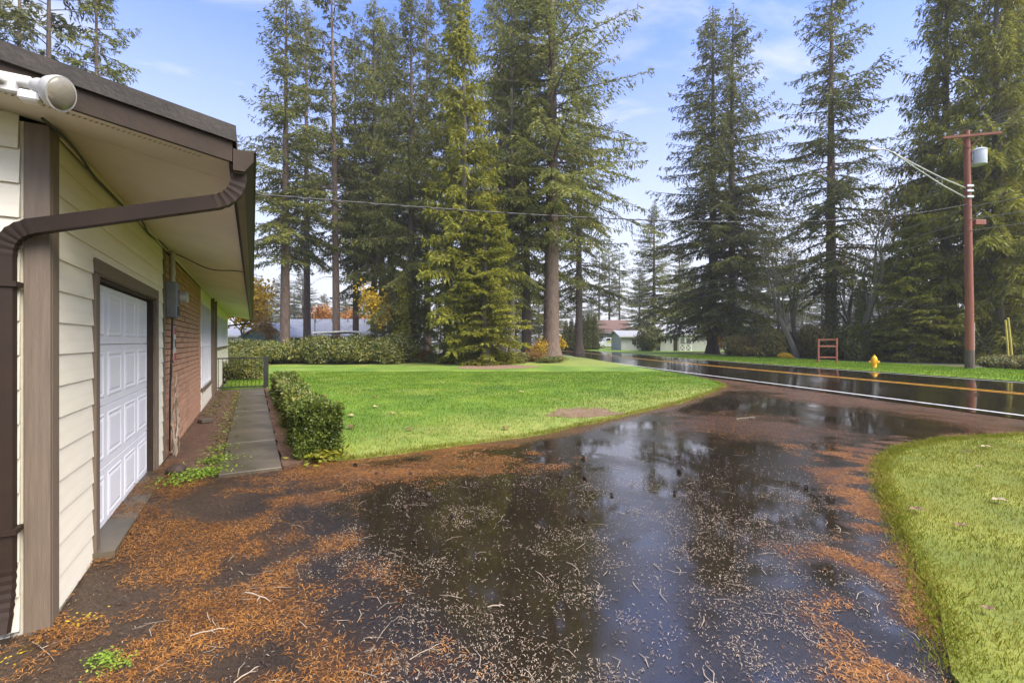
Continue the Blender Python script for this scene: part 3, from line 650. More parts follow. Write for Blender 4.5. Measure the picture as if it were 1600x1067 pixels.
MB().tube([(-.08, -.09, .60), (-.08, -.09, .66)], .042, 12).build('conduit_coupling', M['white_d'], mt, True)
MB().tube([(.0, -.08, -.001), (.0, -.07, -.5), (-.04, -.06, -1.0), (-.02, -.05, -1.9)], .012, 8).build('conduit', M['black_metal'], mt, True)
sg = hthing('wall_sign', 'small white and red notice plate on the brick wall', 'sign', 4.98, -.02, 1.33)
MB().box(-.10, .10, -.012, -.002, .0, .55).build('plate', M['white_d'], sg, bevel=.003)
MB().box(-.085, .085, -.016, -.0125, .42, .53).build('red_band', M['red'], sg); MB().box(-.085, .085, -.016, -.0125, .015, .13).build('red_band', M['red'], sg)
MB().box(-.04, .04, -.017, -.0125, .22, .34).build('symbol', M['black_metal'], sg)
cb = MB().tube([HW(4.25 + .55 * t, -.03 - .93 * t, ZS - .03 - .16 * t - .07 * math.sin(math.pi * t) + .02 * math.sin(9 * t)) for t in np.linspace(0, 1, 16)], .008, 6)
tag(cb.build('cable', M['cable'], None, True), 'thin black cable slung under the soffit from the meter to the gutter', 'cable')
cb = MB().tube([HW(-.2 + 4.2 * t, -.05 - .02 * math.sin(14 * t), ZS - .045 - .010 * math.sin(5 * t) + .012 * math.sin(23 * t)) for t in np.linspace(0, 1, 60)], .009, 6)
tag(cb.build('cable', M['cable'], None, True), 'brown cable running along the wall top from flood light to meter', 'cable')
vines = MB()
for k in range(7):
    a0 = 4.2 + rnd.uniform(0, .25); pth = []
    top = rnd.uniform(.6, 1.5)
    for t in np.linspace(0, 1, 14): pth.append((a0 + .12 * math.sin(5 * t + k) + .05 * rnd.uniform(-1, 1), -.04 - .07 * abs(math.sin(3 * t + k * 2)) - .03, .02 + top * t))
    vines.tube(pth, [.012 - .007 * t for t in np.linspace(0, 1, 14)], 5)
v = vines.build('bare_vine', M['twig'], None, True, loc=HW(0, 0, 0)); v.rotation_euler = (0, 0, HROT)
tag(v, 'tangle of bare brown vine stems climbing the brick corner below the meter', 'vine')
# railing across the end of the walk
rl = thing('railing', 'black metal railing across the end of the walkway beside the house', 'railing', SN(17.75, 0) + (0,), HROT)
y0, y1 = 1.04, -.40
MB().box(-.025, .025, y1 + .08, y0, 1.06, 1.10).build('top_rail', M['black_metal'], rl); MB().box(-.02, .02, y1 + .08, y0, .10, .135).build('bottom_rail', M['black_metal'], rl)
bl = MB().box(-.008, .008, -.008, .008, .136, 1.059).mesh('baluster', M['black_metal'])
for k in range(11): link('baluster', bl, rl, (0, y1 + .2 + k * .118, 0))
MB().box(-.07, .07, y1 - .07, y1 + .078, 0, 1.14).build('post', M['black_metal'], rl, bevel=.01)
MB().box(-.03, .03, y0 + .001, y0 + .035, 0, 1.10).build('post', M['black_metal'], rl)

# ------------------------------------------------------------------ vegetation
def diamonds(P, D, W, l, wd, fold=.0):
    """one bent diamond leaf per row: base P, unit direction D, unit width W"""
    n = len(P); l = l[:, None]; wd = wd[:, None]; N_ = np.cross(D, W)
    V = np.stack([P, P + D * l * .45 + W * wd * .5 + N_ * wd * fold, P + D * l, P + D * l * .45 - W * wd * .5 + N_ * wd * fold], 1).reshape(-1, 3)
    return V, np.arange(4 * n).reshape(n, 4)
def unit(v): return v / (np.linalg.norm(v, axis=1, keepdims=True) + 1e-9)
def conifer(seed, H, zb, Rm, kind='fir', dens=1.0, r0=.5):
    g = np.random.default_rng(seed); LP = []; LD = []; LL = []; LW = []; wood = MB()
    # trunk with slight sway and root flare
    tz = np.linspace(0, 1, 22) ** 1.15; sway = g.uniform(-1, 1, 4) * .18
    def tx(z): t = z / H; return np.stack([sway[0] * np.sin(3 * t) + sway[1] * t * .8, sway[2] * np.sin(2.5 * t) + sway[3] * t * .8], -1)
    path = [(float(tx(t * H)[0]), float(tx(t * H)[1]), t * H) for t in tz]
    path[0] = (path[0][0], path[0][1], -.3)
    wood.tube(path, [r0 * (1 - t) ** .85 * (1 + .75 * math.exp(-t * H / .55)) + .02 for t in tz], 12)
    zz = zb; 
    while zz < H - .25:
        t = (zz - zb) / (H - zb)
        if kind == 'cedar': prof = min((1 - t) ** .62, (1 - t) * 2.1) * (.72 + .28 * min(1, t / .18)); e = -.30 + .75 * t; dr = .30 * (1 - t); up = .18
        elif kind == 'sparse': prof = (1 - t) ** .5 * min(1, .45 + t / .3); e = -.18 + .7 * t; dr = .22 * (1 - t); up = .08
        else: prof = min((1 - t) ** .62, (1 - t) * 2.1) * min(1, .6 + t / .25); e = -.22 + .75 * t; dr = .25 * (1 - t); up = .12
        nb = {'fir': 5, 'cedar': 6, 'sparse': 4}[kind]
        for b in range(nb):
            if g.random() < (.14 if kind == 'cedar' else .20): continue
            z0 = zz + g.uniform(-.3, .3); az = g.uniform(0, 2 * math.pi); L = max(.25, Rm * prof * g.uniform(.55, 1.12) * (.72 + .5 * float(vnoise(az * 1.3 + seed * 7, z0 * .22)))); ee = e + g.normal(0, .12)
            d = np.array([math.cos(az), math.sin(az), 0]); s = np.array([-d[1], d[0], 0]); b0 = np.append(tx(z0), z0)
            def axis(wv): wv = wv[:, None]; return b0 + d * L * wv * math.cos(ee) + np.array([0, 0, 1]) * (L * wv * math.sin(ee) - dr * L * wv ** 2 + up * L * wv ** 4)
            if L > .8:
                ws = np.array([0, .3, .6, .92]); wood.tube([tuple(p) for p in axis(ws)], [.012 + .011 * L, .010 + .008 * L, .008 + .004 * L, .004], 4, False)
            nt_ = max(3, int(L * (12 if kind == 'cedar' else 10) * dens)); wv = g.uniform(.10 if kind != 'sparse' else .25, 1, nt_); sg_ = np.where(g.random(nt_) < .5, -1, 1)
            l2 = np.minimum((.22 + .30 * L * (1.02 - wv) * (.3 + wv)) * g.uniform(.6, 1.15, nt_), 1.35)
            ph = g.uniform(.7, 1.35, nt_); hang = {'fir': .55, 'cedar': .85, 'sparse': .6}[kind] * g.uniform(.5, 1.4, nt_)
            q = d[None] * np.cos(ph)[:, None] + s[None] * (np.sin(ph) * sg_)[:, None]; A = axis(wv)
            ne = np.maximum(1, np.ceil(l2 / .15).astype(int)); ix = np.repeat(np.arange(nt_), ne)
            v = (np.concatenate([np.arange(k) for k in ne]) + g.random(len(ix))) / ne[ix]
            P = A[ix] + q[ix] * (l2[ix] * v)[:, None]; P[:, 2] -= hang[ix] * l2[ix] * v ** 1.6
            D = q[ix].copy(); D[:, 2] -= hang[ix] * 1.6 * v ** .6; D += g.normal(0, .35, D.shape)
            LP.append(P); LD.append(unit(D)); LL.append(g.uniform(.22, .46, len(ix)) * (1.1 if kind == 'cedar' else 1)); LW.append(g.uniform(.07, .13, len(ix)) * (1.0 if kind == 'cedar' else 1))
        zz += {'fir': .66, 'cedar': .50, 'sparse': .74}[kind] * (1 if t < .8 else .6)
    for k in range(26 if zb > 4 else 6):               # dead snags on the bare bole
        z0 = g.uniform(min(2.5, zb * .5), zb + 4); az = g.uniform(0, 6.28); L = g.uniform(.6, 2.6); b0 = np.append(tx(z0), z0); d = np.array([math.cos(az), math.sin(az), 0])
        wood.tube([tuple(b0), tuple(b0 + d * L * .5 + [0, 0, -.05 * L]), tuple(b0 + d * L + [0, 0, -.3 * L])], [.035, .022, .006], 4, False)
        for q in (.4, .7): p = b0 + d * L * q + [0, 0, -.1 * L]; a2 = az + g.choice([-1, 1]) * .8; wood.tube([tuple(p), tuple(p + np.array([math.cos(a2), math.sin(a2), -.4]) * L * .3)], [.012, .004], 3, False)
    P = np.vstack(LP); D = np.vstack(LD); l = np.concatenate(LL); wd = np.concatenate(LW); W = unit(np.cross(D, g.normal(0, 1, D.shape)))
    # leader tip
    V, F = diamonds(P, D, W, l, wd, .15)
    return wood, V, F
PROTO = {}
def make_proto(key, seed, H, zb, Rm, kind, bark, leaf, dens=1.0, r0=.5):
    wood, V, F = conifer(seed, H, zb, Rm, kind, dens, r0)
    PROTO[key] = (wood.mesh('trunk', M[bark], True), npmesh('crown', V, F, M[leaf]), H)
def tree(key, u, Y, topv=None, label='', name='fir_tree', scale=None, rz=0., sxy=1.0, group=None, H=None, x=None, lean=0, leaf=None, bark=None, cat='tree', zb=None):
    tr_, cr_, H0_ = PROTO[key]; X = at(u, Y) if x is None else x
    if scale is None: scale = (H if H else zat(topv, Y)) / H0_
    t = thing(name, label, cat, (X, Y, gzs(X, Y)), rz, group); t.scale = (scale * sxy, scale * sxy, scale)
    if lean: t.rotation_euler = (0, lean, rz)
    a = link('trunk', tr_, t); b = link('crown', cr_, t)
    for o, m in ((a, bark), (b, leaf)):
        if m: o.material_slots[0].link = 'OBJECT'; o.material_slots[0].material = M[m]
    return t
make_proto('fir1', 1, 40, 11, 7.2, 'fir', 'bark_fir', 'fir', 1.0, .46)
make_proto('fir2', 2, 40, 7, 8.8, 'fir', 'bark_dark', 'fir', 1.0, .54)
make_proto('fir3', 3, 44, 12, 10.8, 'fir', 'bark_fir', 'fir', 1.0, .74)
make_proto('spruce', 4, 38, 3.2, 9.6, 'fir', 'bark_dark', 'fir_dark', 1.0, .5)
make_proto('sparse', 5, 40, 12, 5.6, 'sparse', 'bark_fir', 'fir_dark', 1.4, .38)
make_proto('cedar1', 6, 30, .5, 4.6, 'cedar', 'bark_grey', 'cedar', 1.3, .4)
make_proto('cedar2', 7, 34, 1.0, 7.8, 'cedar', 'bark_grey', 'cedar_dark', 1.05, .5)
make_proto('far', 8, 28, 9, 5.0, 'sparse', 'bark_dark', 'fir_dark', 1.2, .3)
print('tris', sum(2 * len(p[1].polygons) for p in PROTO.values()))
GW = 'firs in the grove beyond the lawn'
tree('sparse', 148, 30, -75, 'slim fir behind the house whose branch tips reach furthest over the roof edge', rz=.4, leaf='fir')
tree('far', 75, 31, -120, 'slim fir behind the roof with bare lower trunk, middle of three', rz=1.7)
tree('sparse', 30, 34, -110, 'thin fir behind the roof above the flood light', rz=2.6)
tree('fir1', 445, 40, -22, 'tall fir with long clear trunk rising behind the shrub thicket near the house eave', rz=.5, sxy=1.1)
tree('sparse', 526, 42, -60, 'slender open-crowned fir with straight bare trunk beside the carport', rz=1.2, lean=-.025)
tree('fir1', 556, 47, 30, 'narrow fir behind the slender open-crowned fir, with thin trunk', rz=3.3, sxy=.8, leaf='fir_dark')
tree('fir2', 584, 46, -10, 'fir with paired thin trunk showing by the yellow maple', rz=4.4, sxy=.75)
tree('fir1', 597, 52, 10, 'fir farthest back in the grove behind the yellow maple', rz=5.4, sxy=.85, leaf='fir_dark')
tree('spruce', 642, 37, -35, 'dense dark fir with ivy-wrapped lower trunk next to the bright cedar', rz=.9, sxy=.78)
tree('cedar1', 725, 32.5, -25, 'bright yellow-green cedar sweeping down to the lawn', 'cedar_tree', rz=.3, sxy=1.0)
tree('cedar1', 757, 31, 300, 'short young cedar with fronds brushing the lawn edge', 'cedar_tree', rz=2.3, sxy=1.9)
tree('fir2', 799, 37, -20, 'fir with mossy slim trunk between cedar and big fir trunks', rz=2.2, sxy=.7, bark='bark_grey')
tree('fir2', 823, 40, -110, 'fir with thick dark trunk just behind the big brown trunk', rz=1.0, sxy=.8)
tree('fir3', 861, 38, -190, 'biggest fir with bare brown trunk and wide crown at the lawn corner', rz=2.55)
tree('fir2', 700, 42, -60, 'tall fir standing behind the bright yellow-green cedar', rz=3.0, sxy=.8)
tree('fir1', 480, 54, 0, 'fir in the gap behind the tall clear-trunked fir', rz=3.9, sxy=.9, leaf='fir_dark')
tree('spruce', 1113, 52, 12, 'spruce with pointed top, left leader of a close pair across the road', 'spruce_tree', rz=.2, sxy=1.02)
tree('spruce', 1146, 50, 10, 'spruce with stout reddish trunk beside the white shed, partner of a close pair', 'spruce_tree', rz=2.0, sxy=.95)
tree('fir2', 1299, 40, -50, 'broad fir with ivied trunk behind the red-brown sign frame', rz=1.1, sxy=1.0, bark='bark_fir')
for i, (u, Y, tv) in enumerate(((612, 50, 20), (668, 53, -20), (781, 55, -40), (905, 58, 60))):
    tree(('fir2', 'fir1', 'spruce')[i % 3], u, Y, tv, 'tall fir deep in the grove, mostly hidden ' + ('behind the dense ivied fir', 'behind the bright cedar', 'behind the mossy slim trunk', 'behind the biggest fir, toward the road')[i], rz=i * 2.3 + .7, sxy=.85, leaf='fir_dark', group='hidden back-row firs of the grove')
GC = 'cedars behind the utility pole'
tree('cedar2', 1478, 34, -90, 'big drooping cedar with boughs reaching toward the hydrant', 'cedar_tree', rz=.4, sxy=.85)
tree('cedar2', 1560, 31, -160, 'big drooping cedar directly behind the utility pole', 'cedar_tree', rz=2.1, sxy=.80, leaf='cedar')
tree('cedar2', 1660, 33, -200, 'big drooping cedar beside the yellow guy guards', 'cedar_tree', rz=3.9, sxy=.75, leaf='cedar')
tree('cedar2', 1590, 42, -120, 'drooping cedar standing behind the other roadside cedars', 'cedar_tree', rz=5.0, sxy=.9)
tree('cedar1', 1425, 33, 330, 'small bright cedar at the edge of the verge by the hydrant', 'cedar_tree', rz=1.0, sxy=2.0)
GF = 'far firs with bare trunks beyond the brown house'
for i, (u, Y, tv) in enumerate(((936, 125, 388), (952, 128, 384), (968, 124, 390))):
    tree('far', u, Y, tv, 'distant fir with bare lower trunk rising behind the brown-roofed house', rz=i * 1.9, sxy=1.2, group=GF)
tree('spruce', 1022, 78, 316, 'dark spruce behind the low white outbuilding', 'spruce_tree', rz=.7, sxy=1.1)
tree('spruce', 1000, 100, 420, 'small spruce to the side of the brown-roofed house', 'spruce_tree', rz=1.9, sxy=1.5)
tree('spruce', 1062, 84, 380, 'spruce standing behind the white shed', 'spruce_tree', rz=2.9, sxy=1.3)
GB = 'hazy conifers far behind the grove'
for i in range(26):
    u = 395 + i * 21 + rnd.uniform(-7, 7); Y = rnd.uniform(105, 150)
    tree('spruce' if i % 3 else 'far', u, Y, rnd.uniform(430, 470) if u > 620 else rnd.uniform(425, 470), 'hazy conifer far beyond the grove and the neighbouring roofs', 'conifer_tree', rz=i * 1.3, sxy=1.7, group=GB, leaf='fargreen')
GB2 = 'hazy conifers far across the road'
for i in range(12):
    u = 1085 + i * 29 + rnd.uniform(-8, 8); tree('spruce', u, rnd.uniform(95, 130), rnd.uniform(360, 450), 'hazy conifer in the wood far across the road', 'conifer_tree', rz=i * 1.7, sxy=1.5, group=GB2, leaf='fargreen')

def blob_leaves(seed, blobs, n, size, core=.55, up=.3):
    """leaves spread through lumpy ellipsoids; blobs of (x,y,z,rx,ry,rz)"""
    g = np.random.default_rng(seed); B = np.array(blobs, float); vol = B[:, 3] * B[:, 4] * B[:, 5]; ix = g.choice(len(B), n, p=vol / vol.sum())
    d = unit(g.normal(0, 1, (n, 3))); r = g.uniform(core ** 3, 1.12, n) ** (1 / 3); r *= .82 + .36 * vnoise(d[:, 0] * 4 + ix * 3.1, d[:, 1] * 4 + d[:, 2] * 4)
    P = B[ix, :3] + d * r[:, None] * B[ix, 3:]
    ok = P[:, 2] > .01; P = P[ok]; d = d[ok]; n = len(P)
    D = unit(d * .5 + g.normal(0, .7, (n, 3)) + np.array([0, 0, -up])); W = unit(np.cross(D, d + g.normal(0, .5, (n, 3))))
    return diamonds(P, D, W, g.uniform(.7, 1.3, n) * size, g.uniform(.45, .75, n) * size, .12)
SH = {}
def stems(seed, n, h, r):
    g = random.Random(seed); m = MB()
    for k in range(n):
        a = g.uniform(0, 6.28); l = g.uniform(.3, 1) * r; m.tube([(0.08 * math.cos(a), .08 * math.sin(a), -.1), (l * .5 * math.cos(a), l * .5 * math.sin(a), h * .5), (l * math.cos(a), l * math.sin(a), h * g.uniform(.75, 1))], [.03, .02, .006], 5)
    return m
for k in range(3):
    g = random.Random(50 + k); bl_ = [(g.uniform(-.9, .9), g.uniform(-.7, .7), g.uniform(.35, 1.15), g.uniform(.5, .85), g.uniform(.5, .85), g.uniform(.4, .7)) for _ in range(9)]
    V, F = blob_leaves(60 + k, bl_, 7000, .13); SH[k] = (stems(70 + k, 9, 1.3, 1).mesh('stems', M['bark_grey'], True), npmesh('foliage', V, F, M['laurel']))
def shrub(k, X, Y, sx, sy, sz, mat, label, group, rz=0., name='shrub', cat='shrub'):
    t = thing(name, label, cat, (X, Y, gzs(X, Y) - .02), rz, group); t.scale = (sx, sy, sz); link('stems', SH[k][0], t); o = link('foliage', SH[k][1], t)
    o.material_slots[0].link = 'OBJECT'; o.material_slots[0].material = M[mat]; return t
for i in range(17):
    u = 352 + i * 17; Y = 33.5 + 1.2 * math.sin(i * 2.1)
    shrub(i % 3, at(u, Y), Y, 1.25 + .2 * math.sin(i), 1.2, (.86 if i < 7 else 1.12) + .2 * math.sin(i * 1.7), 'laurel', 'glossy green shrub in the back-lawn thicket, ' + ('past the railing near the house', 'before the teal-gabled house', 'before the long grey roof', 'before the carport', 'beside the ivied fir')[min(4, i // 4)], 'shrubs along the back of the lawn', i * 1.1)
for i in range(5):
    Y = 19 + i * 2.2; shrub(i % 3, at(375 + (i % 2) * 14, Y), Y, .6, .6, .55, 'laurel', 'low leafy shrub beyond the black railing', 'low shrubs beyond the railing', i * 1.3)
for i in range(9):
    u = 632 + i * 28; Y = 34.5 + math.sin(i * 2); shrub(i % 3, at(u, Y), Y, .9, .8, .45 + .12 * math.sin(i * 1.3), ('ivy', 'rust', 'laurel')[i % 3], 'low undergrowth clump at the foot of the ' + ('cedar and ivied fir' if i < 5 else 'big fir trunks'), 'undergrowth at the foot of the grove', i * .9)
for i in range(22):
    u = 1152 + i * 20; Y = 43 - i * .55 + 1.5 * math.sin(i * 1.9); X = at(u, Y)
    shrub(i % 3, X, Y, 1.25, 1.2, 1.25 + .5 * math.sin(i * 2.3), ('brush', 'ivy', 'brush', 'olive')[i % 4] if i < 13 else 'ivy', ('brush clump' if i < 13 else 'dark leafy clump') + ' at the back of the verge, ' + ('by the spruce trunk', 'behind the leaning bare tree', 'behind the sign frame', 'behind the hydrant', 'under the big cedars')[min(4, i // 4)], 'brush along the back of the far verge', i * 1.2, 'brush')
for i in range(5):
    X, Y = at(1545 + i * 22, 24.5), 24.3 + .4 * (i % 2); shrub(i % 3, X, Y, .7, .6, .42, ('laurel', 'brush', 'olive')[i % 3], 'low bramble clump around the yellow guy guards', 'brambles around the guy guards', i * .8, 'bramble')
# ivy sleeves on trunks
def ivy(u, Y, r, h, label, mat='ivy', n=5000, z0=0):
    bl_ = [(0.12 * math.sin(k * 2.1), .12 * math.cos(k * 1.7), z0 + k * h / 9 + .3, r * (1.1 - .05 * k), r * (1.1 - .05 * k), h / 9 + .3) for k in range(10)]
    V, F = blob_leaves(int(u), bl_, n, .16, .6, .8); X = at(u, Y); t = thing('ivy', label, 'ivy', (X, Y, gzs(X, Y)))
    MB().tube([(r * .8, 0, -.1), (r * .75, .1, h * .4), (r * .6, -.1, h * .8)], [.04, .03, .01], 6).build('stem', M['bark_grey'], t, True); link('foliage', npmesh('foliage', V, F, M[mat]), t)
ivy(642, 36.8, 1.05, 8.0, 'thick dark ivy wrapping the fir trunk beside the cedar', 'ivy', 7000)
ivy(628, 35.6, .7, 6.0, 'bright green climber column at the side of the ivied fir trunk', 'cedar', 4200)
ivy(1299, 39.8, .85, 6.0, 'ivy sleeve around the lower trunk behind the sign frame')
ivy(1346, 36, .62, 5.2, 'ivy sleeve on the leaning bare tree near the hydrant')
# deciduous trees
def decid(seed, h, r0, lean=(0, 0), fork=3, spread=.5, depth=4):
    g = random.Random(seed); m = MB(); tips = []
    def grow(p, d, L, r, k):
        pts_ = [p]; rr = [r]; q = Vector(p); dd = Vector(d)
        for i in range(4):
            dd = (dd + Vector((g.gauss(0, .09), g.gauss(0, .09), .05))).normalized(); q = q + dd * L / 4; pts_.append(q.copy()); rr.append(r * (1 - .4 * (i + 1) / 4))
        m.tube(pts_, rr, 7 if k < 2 else 4, k == 0)
        if k >= depth: tips.append(q.copy()); return
        for j in range(fork if k else fork + 1):
            a = g.uniform(0, 6.28); s = spread * g.uniform(.6, 1.4); nd_ = (dd + Vector((math.cos(a) * s, math.sin(a) * s, g.uniform(-.1, .25)))).normalized()
            o = pts_[g.choice((2, 3, 4))] if j else q
            grow(o, nd_, L * g.uniform(.55, .8), rr[-1] * .62, k + 1)
        if k >= 2: tips.append(q.copy())
    grow(Vector((0, 0, -.2)), Vector((lean[0], lean[1], 1)).normalized(), h * .36, r0, 0)
    return m, tips
def dtree(u, Y, seed, h, r0, lean, label, leaf=None, nl=0, size=.2, spread=.5, bark='bark_grey', name='bare_tree', depth=4, sp=.35, fork=3):
    m, tips = decid(seed, h, r0, lean, fork, spread, depth); X = at(u, Y); t = thing(name, label, 'tree', (X, Y, gzs(X, Y))); m.build('trunk', M[bark], t, True)
    if leaf:
        g = np.random.default_rng(seed); T = np.array([tuple(p) for p in tips]); P = T[g.integers(0, len(T), nl)] + g.normal(0, sp, (nl, 3)); D = unit(g.normal(0, 1, (nl, 3)) + [0, 0, -.5]); W = unit(np.cross(D, g.normal(0, 1, (nl, 3))))
        V, F = diamonds(P, D, W, g.uniform(.7, 1.3, nl) * size, g.uniform(.6, .9, nl) * size, .1); link('crown', npmesh('crown', V, F, M[leaf]), t)
    return t
dtree(1246, 39, 3, 14, .30, (-.30, 0), 'leaning bare tree with forked grey trunk behind the sign frame', spread=.4)
dtree(1252, 40, 9, 15, .22, (-.12, .1), 'slender bare tree beside the leaning forked trunk', spread=.4)
dtree(1346, 36, 5, 15, .32, (.03, .05), 'bare tree with ivied trunk and twiggy crown near the hydrant', 'rust', 500, .16)
dtree(1330, 42, 15, 16, .25, (-.05, .05), 'bare tree with a few rusty leaves behind the broad ivied fir', 'rust', 1200, .2, .6)
dtree(1215, 46, 21, 12, .18, (.08, 0), 'bare twiggy tree between the spruce pair and the broad fir', 'olive', 900, .16)
dtree(1385, 40, 25, 11, .18, (-.1, 0), 'small twiggy tree between hydrant and cedars', 'olive', 700, .16)
dtree(592, 35, 31, 6.6, .09, (-.1, 0), 'young maple with yellow autumn leaves beside the ivied fir', 'yellow', 1100, .24, .55, depth=3, name='maple_tree', sp=.3)
dtree(386, 52, 33, 8.6, .18, (0, 0), 'bright yellow maple showing past the gutter end', 'yellow', 4200, .4, .6, depth=3, name='maple_tree', sp=.75)
dtree(512, 78, 35, 8.2, .18, (0, 0), 'orange-leaved tree behind the grey neighbour roof', 'orange', 3000, .5, .6, depth=3, name='maple_tree', sp=.8)
dtree(545, 80, 36, 7.4, .18, (0, 0), 'pale orange tree behind the end of the grey neighbour roof', 'orange', 2500, .5, .6, depth=3, name='maple_tree', sp=.8)
dtree(425, 50, 37, 5.0, .08, (0, 0), 'thin russet sapling in front of the green gable', 'rust', 900, .2, .5, depth=3, name='sapling', sp=.3)
dtree(843, 36.5, 39, 2.2, .035, (.1, 0), 'low orange-yellow sapling between the big fir trunks', 'yellow', 300, .17, .7, depth=2, name='sapling', sp=.25)
dtree(836, 38, 40, 1.8, .03, (.1, 0), 'small rusty sapling at the foot of the dark fir trunk', 'orange', 320, .17, .7, depth=2, name='sapling', sp=.3)
dtree(875, 44, 41, 2.6, .03, (.05, 0), 'yellow sapling at the roadside behind the biggest fir', 'yellow', 260, .2, .4, depth=2, name='sapling', sp=.25)
dtree(1112, 56, 43, 4.2, .06, (0, 0), 'yellow-green autumn bush beside the white shed', 'olive', 1800, .25, .9, depth=3, name='autumn_bush', sp=.35)
dtree(1122, 54, 45, 2.5, .05, (0, 0), 'small bright yellow bush by the spruce trunk', 'yellow', 500, .22, .8, depth=2, name='autumn_bush', sp=.35)
shrub(1, at(1016, 66), 66, 1.9, 1.7, 2.1, 'ivy', 'rounded dark evergreen bush in front of the low white outbuilding', None, 1.0, 'evergreen_bush', 'bush')
shrub(0, at(1225, 37.5), 37.5, .45, .4, .32, 'yellow', 'tiny yellow shrub at the back of the verge', None, 0)
# arborvitae row
bl_ = [(0, 0, .5 + k * .5, .85 - .055 * k, .85 - .055 * k, .6) for k in range(11)]; V, F = blob_leaves(90, bl_, 7000, .2, .6, -.9)
arb_m = npmesh('foliage', V, F, M['arb']); arb_s = MB().tube([(0, 0, -.1), (0, 0, 4.5)], [.12, .03], 6).mesh('stem', M['bark_grey'], True)
for i, (u, s) in enumerate(((884, .82), (893, .86), (902, .9), (911, .95), (920, 1.0), (929, .98))):
    Y = 76; X = at(u, Y); t = thing('arborvitae', 'tall clipped arborvitae in the roadside screening row', 'hedge tree', (X, Y, gzs(X, Y)), i * 1.2, 'arborvitae row by the road'); t.scale = (1, 1, s); link('foliage', arb_m, t); link('stem', arb_s, t)
# boxwood hedge along the walk
def hedge():
    t = thing('boxwood_hedge', 'clipped boxwood hedge running along the concrete walk', 'hedge', SN(6.75, .80) + (0,), HROT)
    g = np.random.default_rng(11); L = 9.6; n = 46000
    s = L * g.random(n) ** 1.5; f = g.random(n); per = .56 + 2 * .74; q = f * per
    hh = .61 + .05 * np.sin(s * 1.9) + .04 * np.sin(s * 5.1 + 1); wid = .22 + .03 * np.sin(s * 2.7)
    y = np.where(q < .74, -wid, np.where(q < .74 + .56, -wid + (q - .74) / .56 * 2 * wid, wid)); z = np.where(q < .74, q / .74 * hh, np.where(q < 1.30, hh, (per - q) / .74 * hh))
    nrm = np.column_stack([np.zeros(n), np.where(q < .74, -1, np.where(q < 1.30, 0, 1)), np.where((q >= .74) & (q < 1.30), 1., 0)])
    ne = 5200; s2 = np.zeros(ne); y2 = g.uniform(-.30, .30, ne); z2 = g.uniform(.02, .78, ne)
    P = np.column_stack([np.concatenate([s, s2]), np.concatenate([y, y2]), np.concatenate([z, z2])]); nrm = np.vstack([nrm, np.tile([[-1., 0, 0]], (ne, 1))])
    lump = (fbm(P[:, 0] * 3 + P[:, 2] * 2, P[:, 1] * 3 + P[:, 2] * 3) - .5) * .28
    rr_ = np.hypot(P[:, 1] / .29, np.maximum(P[:, 2] - .5, 0) / .26); P[:, 2] -= np.where(rr_ > 1.0, .06 * np.minimum(rr_ - 1, .45), 0); 
    P = P + nrm * (lump - g.random(len(P)) ** 2 * .10)[:, None] + g.normal(0, .012, P.shape); P[:, 2] = np.maximum(P[:, 2], .02)
    D = unit(nrm * .7 + g.normal(0, .6, P.shape) + [0, 0, .35]); W = unit(np.cross(D, g.normal(0, 1, P.shape))); k = np.clip(1 + P[:, 0] * .10, 1, 2)
    V, F = diamonds(P, D, W, g.uniform(.03, .055, len(P)) * k, g.uniform(.018, .03, len(P)) * k, .15)
    link('foliage', npmesh('foliage', V, F, M['box']), t)
    c = MB()
    for k in range(13): c.tube([(.35 + k * .72, 0, -.05), (.35 + k * .72 + .05, .03, .3)], [.03, .02], 6).tube([(.35 + k * .72 + .05, .03, .3), (.1 + k * .72, -.15, .6)], [.015, .006], 5).tube([(.35 + k * .72 + .05, .03, .3), (.6 + k * .72, .12, .62)], [.015, .006], 5)
    c.build('stems', M['bark_grey'], t, True)
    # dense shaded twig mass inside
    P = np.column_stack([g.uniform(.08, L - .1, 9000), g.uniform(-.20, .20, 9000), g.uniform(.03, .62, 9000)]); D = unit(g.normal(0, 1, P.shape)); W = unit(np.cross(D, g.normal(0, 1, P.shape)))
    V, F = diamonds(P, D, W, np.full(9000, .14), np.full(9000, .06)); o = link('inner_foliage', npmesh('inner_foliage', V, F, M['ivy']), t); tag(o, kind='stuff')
hedge()
# grass
def blades(name, N_, sampler, hmin, hmax, wd, mat, seed, label, lean=.5):
    g = np.random.default_rng(seed); x, y = sampler(g, N_); n = len(x); z = gz(x, y) + .04; a = g.uniform(0, 6.28, n); h = g.uniform(hmin, hmax, n) * (.55 + .9 * fbm(x * 2.3, y * 2.3)); b = g.uniform(0, 6.28, n)
    dep = np.maximum(1, y / 5); wv = np.column_stack([np.cos(a), np.sin(a), 0 * a]) * (wd * dep)[:, None]; ln = np.column_stack([np.cos(b), np.sin(b), 0 * b]) * (h * lean * g.random(n))[:, None]
    P = np.column_stack([x, y, z]); Z = np.array([0, 0, 1])
    V = np.stack([P - wv * .5, P + wv * .5, P + ln * .35 + Z * (h * .6)[:, None] + wv * .35, P + ln + Z * (h * .92)[:, None]], 1).reshape(-1, 3)
    i = np.arange(n) * 4; F = np.column_stack([i, i + 1, i + 2, i + 3])
    o = link(name, npmesh(name, V, F, M[mat])); tag(o, label, 'grass', kind='stuff')
def poly_sampler(P, x0, x1, y0, y1, pw, keep=None):
    def f(g, n):
        y = y0 + (y1 - y0) * g.random(n) ** pw; x = g.uniform(x0, x1, n); m = inside(x, y, P) & (np.abs(x) < y * 1.22 + 1.2)
        if keep is not None: m &= keep(x, y, g)
        return x[m], y[m]
    return f
_dc = px(905, 648); _d2 = px(1525, 942)
